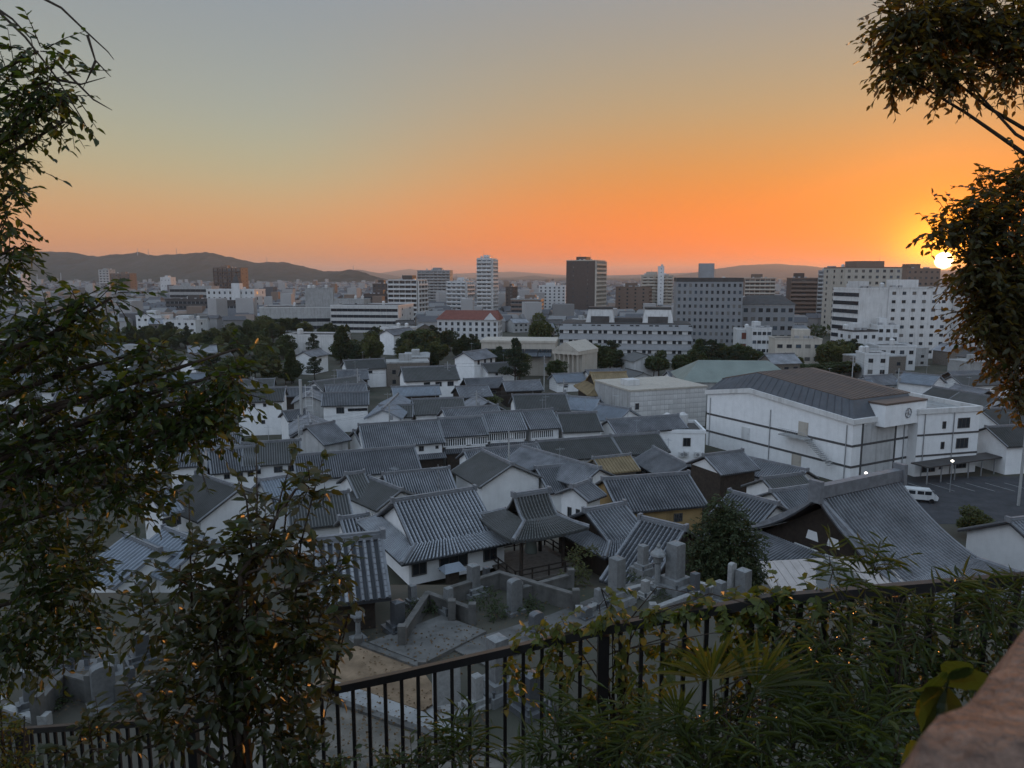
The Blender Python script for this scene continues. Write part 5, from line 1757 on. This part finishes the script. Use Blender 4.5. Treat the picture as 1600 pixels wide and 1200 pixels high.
# ---- garden and town trees (shared crown meshes)
def tree_meshes(seed, kind):
    rng = np.random.default_rng(seed)
    if kind == 'pine':
        cs, rs = [], []
        for k in range(9):
            z = .35 + .6 * k / 9
            a = k * 2.4 + rng.random()
            rr = (.30 - .18 * k / 9)
            cs.append(np.array([rr * math.cos(a), rr * math.sin(a), z]))
            rs.append(np.array([.22 - .09 * k / 9, .22 - .09 * k / 9, .055]))
        cs.append(np.array([0, 0, .97]))
        rs.append(np.array([.1, .1, .06]))
    elif kind == 'cone':
        cs = [np.array([rng.normal() * .03, rng.normal() * .03, z]) for z in (.25, .42, .58, .74, .88)]
        rs = [np.array([w, w, .15]) for w in (.26, .28, .25, .19, .11)]
    else:
        cs, rs = [], []
        for k in range(11):
            v = rng.normal(size=3)
            v /= np.linalg.norm(v)
            cs.append(np.array([v[0] * .27, v[1] * .27, .60 + v[2] * .22]))
            rs.append(np.array([.2, .2, .16]) * rng.uniform(.75, 1.15))
    n = 3600
    k = rng.integers(len(cs), size=n)
    v = rng.normal(size=(n, 3))
    v /= np.linalg.norm(v, axis=1, keepdims=True)
    P = np.array([cs[i] for i in k]) + np.array([rs[i] for i in k]) * v * (rng.random((n, 1)) ** .33)
    D = v + rng.normal(size=(n, 3)) * .6
    tmp = bpy.data.objects.new('tmp', None)
    o = leaves_object('crown', P, D, .062 if kind != 'pine' else .05, {'pine': M_TREE2, 'cone': M_TREE, 'round': M_TREE, 'olive': M_TREE3}[kind], tmp, rng, HEART_V if kind != 'pine' else LEAF_V)
    me = o.data
    bpy.data.objects.remove(o)
    bpy.data.objects.remove(tmp)
    paths = [([(0, 0, -.02), (.01, .02, .25), (-.01, 0, .55)], .03, .015)]
    for c in cs:
        paths.append(([(0, 0, .3), tuple(c * .6 + np.array([0, 0, .1])), tuple(c)], .012, .004))
    b = MB()
    for pts, r0, r1 in paths:
        b.tube(pts, list(np.linspace(r0, r1, len(pts))), 5)
    return me, b.mesh('trunk', M_BARK)


TREES = {k: [tree_meshes(s, k) for s in ss] for k, ss in (('pine', (1, 2, 3)), ('cone', (4, 5)), ('round', (6, 7, 8)), ('olive', (9, 10)))}
TLBL = {'pine': ('pine_tree', 'layered dark pine in the gardens near the museum', 'garden pines'),
        'cone': ('conical_tree', 'upright conical evergreen in the garden groves', 'conical garden trees'),
        'round': ('broadleaf_tree', 'rounded dark broadleaf tree in the garden groves', 'round garden trees'),
        'olive': ('broadleaf_tree', 'paler olive green tree in the garden groves', 'pale garden trees')}


def tree(kind, x, y, h, w=None, label=None, base=None):
    nm, lb, gr = TLBL[kind]
    c, tr = TREES[kind][rnd.randrange(len(TREES[kind]))]
    g = ground_z(x, y) if base is None else base
    t = thing(nm, label or lb, 'tree', (x, y, g), rnd.uniform(0, 6.28), None if label else gr)
    w = w or h * .9
    inst('trunk', tr, t, sc=(w, w, h))
    inst('crown', c, t, sc=(w, w, h))
    return t


for (gx, gy, gr) in WOODS:
    for i in range(max(3, int(gr * .8))):
        a, q = rnd.uniform(0, 6.28), gr * math.sqrt(rnd.random())
        x, y = gx + q * math.cos(a), gy + q * math.sin(a)
        if not free(x, y, 1.0):
            continue
        k = rnd.choices(['pine', 'round', 'olive', 'cone'], (3, 4, 3, 1))[0]
        h = rnd.uniform(6, 10.5)
        tree(k, x, y, h, h * rnd.uniform(.75, 1.1))
for px, py, ytop, wpx, k, lb in ((533, 568, 513, 42, 'cone', 'tall dense conical evergreen rising above the garden roofs'),
                                 (655, 560, 514, 60, 'round', 'broad round tree behind the garden gallery'),
                                 (845, 550, 490, 38, 'olive', 'bright green tree before the terraced hotel'),
                                 (805, 612, 534, 44, 'pine', 'tall pine between the museum and the white storehouses'),
                                 (780, 600, 545, 36, 'pine', 'slender pine beside the stone ended house'),
                                 (870, 600, 560, 34, 'round', 'dark tree hiding some museum columns'),
                                 (943, 585, 540, 40, 'round', 'dark round tree beside the museum columns'),
                                 (1110, 585, 535, 52, 'pine', 'wide spreading pine in front of the grey hotel'),
                                 (1148, 588, 548, 34, 'pine', 'small pine beside the wide spreading pine'),
                                 (1423, 568, 545, 30, 'round', 'lone round tree before the hotel slab'),
                                 (1540, 720, 685, 50, 'round', 'clipped tree at the end of the annex'),
                                 (1520, 840, 790, 60, 'olive', 'shaggy bush at the car park edge behind the temple'),
                                 (1255, 585, 560, 60, 'round', 'dark hedge tree in the row behind the hall'),
                                 (1310, 590, 558, 60, 'round', 'last tree of the dark row behind the hall'),
                                 (760, 640, 615, 50, 'olive', 'low tree between the ochre roof and the row houses'),
                                 (345, 640, 595, 70, 'round', 'garden tree behind the overhanging camellia'),
                                 (20, 600, 555, 70, 'round', 'garden tree beside the cottage roofs behind the camellia'),
                                 (120, 600, 560, 60, 'olive', 'garden tree near the lookout turret')):
    p = on_level(px, py, 0)
    s = p.y / FPX
    tree(k, p.x, p.y, (py - ytop) * s * 1.04, wpx * s * 1.25, lb)
# far-off greenery scattered through the plain: nobody could count it
rg = np.random.default_rng(77)
yy = 380 + 2600 * rg.random(900) ** 1.3
xx = rg.uniform(-.85, .85, 900) * yy
ok = np.array([y > 800 or free(x, y, 3) for x, y in zip(xx, yy)])
xx, yy = xx[ok], yy[ok]
PP = np.repeat(np.stack([xx, yy, np.full(len(xx), 3.0)], 1), 34, 0)
vv = rg.normal(size=PP.shape)
vv /= np.linalg.norm(vv, axis=1, keepdims=True)
PP = PP + vv * np.array([4.5, 4.5, 2.6]) * rg.random((len(PP), 1)) ** .4
t_ = thing('distant_greenery', 'scattered dark tree clumps between the far roofs', 'trees')
t_['kind'] = 'stuff'
leaves_object('foliage', PP, vv, 2.2, M_TREE, t_, rg, HEART_V)
# round tree below the graves and the small windmill palm by the residence
p = at_dist(1132, 935, 43)
t_ = bushy('round_tree', 'dense rounded evergreen tree between the graves and temple hall', 'tree', (p.x, p.y, p.z - 1.5),
           [px_blob(1132 + dx, 848 + dy, rx, ry, 43) for dx, dy, rx, ry in ((0, 0, 52, 62), (-28, 10, 38, 48), (30, 12, 38, 50), (0, -40, 36, 40), (-18, 45, 45, 35), (28, 48, 42, 32))], 2600, 6, .42, .22, M_TREE, 21, twig_r=.008, tr=.16)

# ---- foreground: overhanging branch, camellia, shrub, right-hand tree
D1 = 4.4
root = at_dist(-330, 700, D1)
bushy('overhanging_tree', 'tree of dark leaves and bare twigs overhanging against the open sky', 'tree', (root.x, root.y, 27.5),
      [px_blob(*b, D1) for b in ((30, 140, 55, 42), (80, 130, 42, 34), (30, 180, 45, 30), (10, 245, 26, 34), (20, 300, 30, 26), (5, 350, 28, 34), (25, 385, 20, 22), (-60, 200, 80, 120), (105, 150, 20, 16), (100, 190, 14, 12), (60, 80, 30, 22), (-40, 400, 60, 80))],
      330, 8, .26, .056, M_LEAF_D, 31, singles=300, smats=[M_LEAF_D, M_LEAF_D, M_LEAF_Y], tr=.05)
t_ = bpy.data.objects['overhanging_tree']
o_ = np.array(t_.location)
tw = []
rt = np.random.default_rng(5)
for path in (((30, -20), (95, 10), (140, 55), (165, 80), (180, 90)), ((140, 55), (150, 95), (172, 120)), ((-20, 0), (40, 60), (90, 120), (130, 190), (150, 225)), ((95, 100), (150, 155), (175, 172)), ((150, 95), (140, 120), (130, 140)), ((90, 120), (125, 130), (165, 118)), ((-10, 10), (20, 30), (48, 62), (60, 100))):
    pts = [Vector(np.array(at_dist(x + rt.normal() * 2, y + rt.normal() * 2, D1 + rt.normal() * .02)) - o_) for x, y in path]
    tw.append((pts, .008, .0018))
branches('bare_twigs', tw, M_BARK, t_, 4)

D2 = 5.0
root = at_dist(-160, 1300, D2)
bushy('camellia_tree', 'dense dark green camellia spreading over the town roofs', 'tree', (root.x, root.y, 26.2),
      [px_blob(*b, D2) for b in ((50, 620, 90, 60), (120, 475, 45, 24), (70, 500, 70, 28), (90, 540, 90, 40), (200, 610, 80, 50), (300, 600, 70, 36), (350, 585, 36, 26), (280, 660, 80, 40), (150, 700, 110, 60), (40, 720, 90, 80), (40, 830, 100, 80), (110, 900, 90, 70), (90, 980, 90, 50), (200, 760, 60, 40), (330, 650, 40, 30), (370, 545, 14, 14), (240, 545, 20, 18), (175, 465, 20, 12), (20, 1000, 60, 60), (380, 615, 16, 12))],
      980, 7, .28, .078, M_LEAF_D, 32, singles=300, smats=[M_LEAF_D, M_LEAF_D, M_LEAF_Y], tr=.06)

D3 = 3.7
root = at_dist(385, 1290, D3)
bushy('leafy_shrub', 'bushy bronze green shrub with tall thin shoots before the railing', 'shrub', (root.x, root.y, root.z - .3),
      [px_blob(*b, D3) for b in ((400, 930, 80, 60), (340, 1010, 70, 70), (430, 850, 60, 40), (480, 990, 40, 50), (300, 900, 45, 50), (420, 1040, 80, 60), (300, 1090, 70, 60), (420, 1120, 80, 50), (487, 762, 30, 20), (250, 960, 35, 40), (370, 860, 50, 36), (520, 900, 22, 26), (240, 1120, 45, 45), (140, 1170, 70, 40))],
      470, 8, .22, .070, M_LEAF_B, 33, singles=300, smats=[M_LEAF_B, M_LEAF_B, M_LEAF_D], droop=.1, tr=.022)
t_ = bpy.data.objects['leafy_shrub']
o_ = np.array(t_.location)
tw, lp, ld = [], [], []
for path in (((455, 1000), (470, 850), (490, 770), (505, 715)), ((400, 900), (402, 780), (400, 690)), ((300, 950), (297, 850), (295, 770)), ((395, 880), (385, 780), (370, 745)), ((420, 860), (440, 770), (462, 700)), ((440, 880), (448, 790), (445, 765)), ((520, 1080), (530, 1000), (545, 960), (500, 1150))):
    pts = [np.array(at_dist(x, y, D3 + .05)) - o_ for x, y in path]
    tw.append(([Vector(p) for p in pts], .007, .0025))
    for a, b in zip(pts[:-1], pts[1:]):
        for t in np.linspace(.1, .95, 6):
            lp.append(a + (b - a) * t)
            ld.append(rt.normal(size=3) * .8 + np.array([0, 0, .35]))
    for k in range(6):
        lp.append(pts[-1])
        ld.append(rt.normal(size=3) + np.array([0, 0, .3]))
branches('shoots', tw, M_BARK, t_, 5)
leaves_object('shoot_leaves', np.array(lp), np.array(ld), .06, M_LEAF_B, t_, rt)

D4 = 6.0
root = at_dist(1790, 900, D4)
bushy('sunset_tree', 'backlit tree whose leaves half cover the setting sun', 'tree', (root.x, root.y, 26.0),
      [px_blob(*b, D4) for b in ((1420, 30, 50, 40), (1480, 20, 60, 40), (1550, 30, 60, 45), (1440, 85, 45, 35), (1500, 115, 40, 20), (1590, 70, 30, 60), (1565, 330, 60, 55), (1505, 350, 44, 20), (1462, 368, 18, 10), (1530, 415, 42, 34), (1595, 285, 24, 32), (1580, 420, 60, 70), (1545, 490, 45, 40), (1590, 540, 40, 50), (1600, 600, 26, 26), (1680, 430, 80, 110), (1700, 80, 60, 70), (1575, 470, 50, 50), (1400, 110, 20, 18))],
      2700, 7, .25, .066, M_LEAF_R, 34, singles=300, smats=[M_LEAF_R, M_LEAF_R, M_LEAF_D], tr=.04, gap=(at_dist(1474, 408, D4), .13))

# ---------------------------------------------------------------- railing, vine, palm, weeds, stone parapet
def rail_run(label, pts, spacing, main=()):
    """handrail along pixel points with distances, with a bottom rail, posts and single balusters"""
    P = [at_dist(px, py, d) for px, py, d in pts]
    t = thing('iron_railing', label, 'railing', (P[0].x, P[0].y, P[0].z - 1.1))
    o = t.location
    L = [p - o for p in P]
    hr = MB()
    for a, b in zip(L[:-1], L[1:]):
        d = (b - a).normalized()
        s = Vector((-d.y, d.x, 0)).normalized() * .03
        u = Vector((0, 0, .025))
        a2, b2 = a - d * .01, b + d * .01
        hr.hexa([a2 - s - u, b2 - s - u, b2 + s - u, a2 + s - u], [a2 - s * .8 + u, b2 - s * .8 + u, b2 + s * .8 + u, a2 + s * .8 + u])
    hr.build('handrail', M_BLACK, t)
    br = MB()
    for a, b in zip(L[:-1], L[1:]):
        br.tube([a - Vector((0, 0, 1.0)), b - Vector((0, 0, 1.0))], .018, 4)
    br.build('bottom_rail', M_BLACK, t)
    bm = MB().box(-.011, .011, -.011, .011, -1.0, -.02).mesh('baluster', M_BLACK)
    seg = [(b - a).length for a, b in zip(L[:-1], L[1:])]
    tot, x = sum(seg), spacing
    while x < tot:
        r, i = x, 0
        while r > seg[i]:
            r -= seg[i]
            i += 1
        p = L[i].lerp(L[i + 1], r / seg[i])
        inst('baluster', bm, t, p)
        x += spacing
    for k in main:
        MB().box(-.032, .032, -.032, .032, -1.6, -.03).build('post', M_BLACK, t, L[k])
    return t


rail_run('black iron railing climbing past the graveyard', [(300, 1124, 4.9), (620, 1056, 4.45), (943, 983, 4.05), (1200, 937, 3.8), (1400, 920, 3.6), (1660, 899, 3.35)], .125, (0, 2, 4))
rail_run('shorter black railing stretch with close set balusters', [(300, 1124, 4.95), (35, 1141, 6.2), (-60, 1150, 6.8)], .145, (1,))

def vine_blob(px, py, rx, ry, d):
    return px_blob(px, py, rx, ry, d, .08)


root = at_dist(960, 1200, 4.1)
bushy('climbing_vine', 'yellow green heart leaved vine tangled over the railing', 'vine', (root.x, root.y, root.z - .2),
      [vine_blob(*b) for b in ((870, 975, 50, 16, 4.1), (960, 960, 50, 22, 4.0), (1040, 955, 60, 18, 3.95), (1120, 945, 60, 18, 3.9), (1200, 935, 60, 18, 3.8), (900, 1040, 30, 40, 4.1), (980, 1040, 30, 60, 4.05), (860, 1020, 40, 30, 4.1), (920, 1090, 16, 40, 4.1), (990, 1110, 14, 40, 4.05), (1060, 1020, 40, 40, 3.95), (1260, 930, 50, 16, 3.75), (1170, 990, 50, 30, 3.8), (800, 1050, 14, 50, 4.2), (960, 925, 14, 12, 4.0), (1150, 1020, 50, 40, 3.8))],
      300, 6, .14, .05, M_LEAF_Y, 41, shape=HEART_V, singles=300, smats=[M_LEAF_Y, M_LEAF_Y, M_LEAF_D], tr=.007, twig_r=.002, droop=-.5)


def fan_palm(label, px, py, d, fans, seed):
    rng = np.random.default_rng(seed)
    b0 = at_dist(px, py, d)
    t = thing('fan_palm', label, 'palm', (b0.x, b0.y, b0.z - .5))
    MB().tube([(0, 0, -.4), (0, 0, .3)], [.07, .06], 8).build('trunk', M_BARK, t)
    o = t.location
    for fx, fy, r, a0, a1 in fans:
        c = at_dist(fx, fy, d + rng.normal() * .05) - o
        MB().tube([(0, 0, .25), c * .5 + Vector((0, 0, .1)), c], [.012, .009, .007], 5).build('leaf_stalk', M_GRASS, t)
        n = 22
        for i in range(n):
            a = R(a0 + (a1 - a0) * i / (n - 1))
            L = r * d / FPX * rng.uniform(.85, 1.1)
            dv = Vector((math.cos(a), -.25 + rng.normal() * .12, math.sin(a))).normalized()
            sd = dv.cross(Vector((0, 1, 0))).normalized() * L * .03
            tip = c + dv * L + Vector((0, 0, -.12 * L))
            m_ = c + dv * L * .55
            b = MB()
            b.poly([c, m_ + sd + Vector((0, -.006, 0)), tip, m_])
            b.poly([c, m_, tip, m_ - sd + Vector((0, -.006, 0))])
            b.build('leaf_segment', M_GRASS, t)
    return t


fan_palm('fan palm with spiky radiating leaves against the railing', 1120, 1150, 3.0, ((1110, 1062, 120, 20, 175), (1180, 1075, 130, -10, 120), (1060, 1120, 90, 70, 230), (1250, 1130, 110, -20, 130)), 51)

root = at_dist(1380, 1250, 3.2)
bushy('bamboo_grass', 'tangle of long narrow bamboo grass leaves below the railing', 'plant', (root.x, root.y, root.z - .1),
      [px_blob(*b) for b in ((880, 1165, 60, 40, 3.4), (980, 1160, 60, 40, 3.2), (1090, 1185, 80, 30, 2.9), (1250, 1110, 50, 50, 3.0), (1330, 1040, 40, 50, 3.1), (1440, 985, 40, 36, 3.2), (1560, 955, 36, 36, 3.2), (1250, 1180, 80, 34, 2.8), (720, 1175, 40, 26, 3.6), (1350, 1150, 50, 44, 2.8), (1300, 905, 16, 22, 3.4), (1360, 893, 14, 16, 3.4), (1590, 915, 20, 20, 3.3), (1480, 930, 20, 16, 3.3))],
      330, 7, .2, .12, M_GRASS, 42, shape=BLADE_V, singles=300, smats=[M_GRASS, M_LEAF_Y, M_GRASS], droop=.6, tr=.005, twig_r=.002)
root = at_dist(1150, 1260, 3.3)
bushy('undergrowth', 'dark leafy undergrowth crowding the foot of the railing', 'shrub', (root.x, root.y, root.z - .2),
      [px_blob(*b) for b in ((1150, 1130, 70, 40, 3.7), (1230, 985, 50, 34, 3.8), (1350, 960, 60, 34, 3.7), (1450, 975, 60, 40, 3.6), (1540, 980, 60, 50, 3.5), (1100, 1190, 80, 26, 3.3), (1300, 1100, 70, 50, 3.4), (1400, 1110, 60, 60, 3.2), (1200, 1190, 90, 30, 3.0), (950, 1190, 80, 20, 3.3), (1380, 1190, 60, 30, 2.6), (640, 1195, 60, 16, 3.6), (480, 1190, 60, 24, 3.6), (1290, 1020, 60, 40, 3.6), (1420, 1040, 60, 40, 3.5), (1250, 1060, 50, 50, 3.5), (1500, 1050, 40, 40, 3.4))],
      1000, 7, .15, .045, M_LEAF_D, 43, singles=300, smats=[M_LEAF_D, M_LEAF_Y, M_LEAF_Y], droop=.2, tr=.006, twig_r=.003)
root = at_dist(20, 1230, 4.2)
bushy('low_bush', 'yellow green bush at the end of the shorter railing', 'shrub', (root.x, root.y, root.z - .2),
      [px_blob(*b) for b in ((5, 1150, 28, 40, 4.2), (10, 1190, 40, 30, 4.2), (-30, 1130, 30, 60, 4.2))],
      110, 7, .13, .04, M_LEAF_Y, 44, tr=.01, twig_r=.003)


def big_leaf_plant():
    d = 1.75
    b0 = at_dist(1440, 1190, d)
    t = thing('broad_leaf_plant', 'plant with large veined yellow backed leaves beside the stone', 'plant', (b0.x, b0.y, b0.z - .25))
    o = t.location
    rng = np.random.default_rng(9)
    for px, py, ang, L, m in ((1470, 1075, 150, .13, M_LEAF_D), (1480, 1070, 35, .11, M_LEAF_D), (1475, 1080, 205, .14, M_LEAF_Y), (1478, 1075, 262, .10, M_LEAF_D), (1470, 1085, 235, .13, M_LEAF_Y), (1440, 1150, 10, .10, M_LEAF_D), (1435, 1165, 190, .09, M_LEAF_Y), (1482, 1060, 80, .09, M_LEAF_D)):
        c = at_dist(px, py, d) - o
        a = R(ang)
        X = Vector((math.cos(a), -.5, math.sin(a))).normalized()
        Y = X.cross(Vector((.2, 1, .3))).normalized()
        Z = X.cross(Y)
        b = MB()
        n = 8
        rows = []
        for i in range(n + 1):
            u = i / n
            w = .40 * math.sin(math.pi * min(1, u * .93 + .05)) ** .8
            row = []
            for k, v in enumerate((-1, -.5, 0, .5, 1)):
                zz = .10 * abs(v) * w * 2 - .18 * u * u + .018 * math.sin(u * 22) * abs(v)
                row.append(c + (X * u + Y * v * w + Z * -zz) * L)
            rows.append(row)
        for i in range(n):
            for k in range(4):
                b.quad(rows[i][k], rows[i + 1][k], rows[i + 1][k + 1], rows[i][k + 1])
        b.build('leaf', m, t, smooth=True)
        MB().tube([(0, 0, .1), c * .6, c], [.005, .004, .003], 5).build('stalk', M_GRASS, t)


big_leaf_plant()

# rough granite coping of the lookout wall beside the camera
ZT = H - .36
A_, B_ = on_level(1390, 1225, ZT), on_level(1625, 960, ZT)
dv = (B_ - A_).normalized()
nv = Vector((dv.y, -dv.x, 0))
A_ = A_ - nv * .03
nn, mm = 60, 24
b_ = MB()
for i in range(nn + 1):
    for j in range(mm + 1):
        s = -.6 + 2.4 * i / nn
        q = j / mm
        if q < .5:
            r_, z_ = .0 + .03 * (1 - math.cos(q / .5 * math.pi / 2)) * 1.0 - .0, -.9 + .9 * (q / .5)
            r_ = .03 * max(0, (q / .5 - .96) / .04)
        else:
            r_, z_ = .03 + .62 * (q - .5) / .5, 0
        w_ = noise.fractal(Vector((s * 9, r_ * 9 + z_ * 9, 1.7)), .9, 2.1, 4) * .012
        edge = .018 if abs(q - .5) < .03 else 0
        p_ = A_ + dv * s + nv * (r_ - w_)
        b_.v.append((p_.x, p_.y, ZT + z_ + w_ - edge * .5))
for i in range(nn):
    for j in range(mm):
        a0 = i * (mm + 1) + j
        b_.f.append((a0, a0 + mm + 1, a0 + mm + 2, a0 + 1))
M_ROUGH = mat('rough_brown_granite', (.34, .215, .155), .85, .4, 45, .3, bump=1.0, bscale=120, second=(.11, .066, .048))
c_ = A_ + dv * .5
for k in range(len(b_.v)):
    b_.v[k] = (b_.v[k][0] - c_.x, b_.v[k][1] - c_.y, b_.v[k][2] - (ZT - .9))
o = b_.build('stone_parapet', M_ROUGH, loc=(c_.x, c_.y, ZT - .9), smooth=True)
tag(o, 'rough brown granite parapet block beside the broad leaved plant', 'parapet')

# ivy and weeds in the grave plots
def cover(label, blobs, n, leaf, m, seed, name='ground_ivy'):
    bl = []
    for px, py, rx, ry, z in blobs:
        c = on_level(px, py, GZ + z)
        k = c.y / FPX
        bl.append((np.array(c), np.array([rx * k, rx * k * 1.2, ry * k])))
    c0 = bl[0][0]
    bushy(name, label, 'plant', (c0[0], c0[1], GZ), bl, n, 6, .3, leaf, m, seed, shape=HEART_V, trunk=False, droop=.1, twig_r=.004)


cover('ivy filling the walled bed beside the gatepost stone', [(655, 950, 22, 8, .3), (680, 945, 18, 7, .3)], 160, .09, M_TREE, 61)
cover('ivy filling the walled bed behind the round topped tablet', [(760, 935, 30, 10, .35), (830, 945, 28, 8, .3), (775, 955, 22, 8, .3)], 260, .09, M_TREE, 62)
cover('leafy climber beside the bell tower wall', [(900, 870, 16, 22, .9), (908, 900, 16, 22, .4), (885, 905, 16, 12, .3), (925, 860, 14, 8, 1.6)], 240, .10, M_TREE3, 63, 'climbing_shrub')
cover('weeds around the lantern grave kerb', [(1000, 905, 16, 6, .2), (1030, 930, 20, 6, .2), (985, 900, 12, 6, .3)], 90, .08, M_TREE, 64, 'weed_patch')
cover('low weeds in the shaded graveyard corner', [(110, 1085, 26, 12, .2), (80, 1100, 20, 10, .2), (200, 1095, 20, 8, .2)], 140, .08, M_TREE, 65, 'weed_patch')
p = on_level(582, 838, 9.5)
fp = fan_palm('windmill palm beside the temple residence', 582, 845, p.y, ((582, 800, 34, 20, 160), (566, 815, 32, 80, 240), (598, 815, 32, -60, 100), (582, 822, 34, 180, 360), (580, 806, 30, 40, 140)), 52)
fp.location.z -= 1.5

# fallen leaves and pebbles on the yard and the plots
rg = np.random.default_rng(88)
pts, dr = [], []
for px0, px1, py0, py1, n in ((470, 760, 1075, 1200, 700), (560, 740, 975, 1060, 260), (720, 1000, 915, 1010, 300), (40, 330, 1030, 1120, 300)):
    for k in range(n):
        q = on_level(rg.uniform(px0, px1), rg.uniform(py0, py1), GZ + .2)
        pts.append(q)
        dr.append((rg.normal(), rg.normal(), .1))
t_ = thing('fallen_leaves', 'dry fallen leaves littering the graveyard ground', 'leaves', (0, 30, GZ))
t_['kind'] = 'stuff'
leaves_object('leaf_litter', np.array([tuple(p) for p in pts]) - np.array([0, 30, GZ]), np.array(dr), .11, mat('dry_leaf', (.16, .10, .05), .8, .4, 4, .2, second=(.07, .05, .03)), t_, rg, HEART_V)
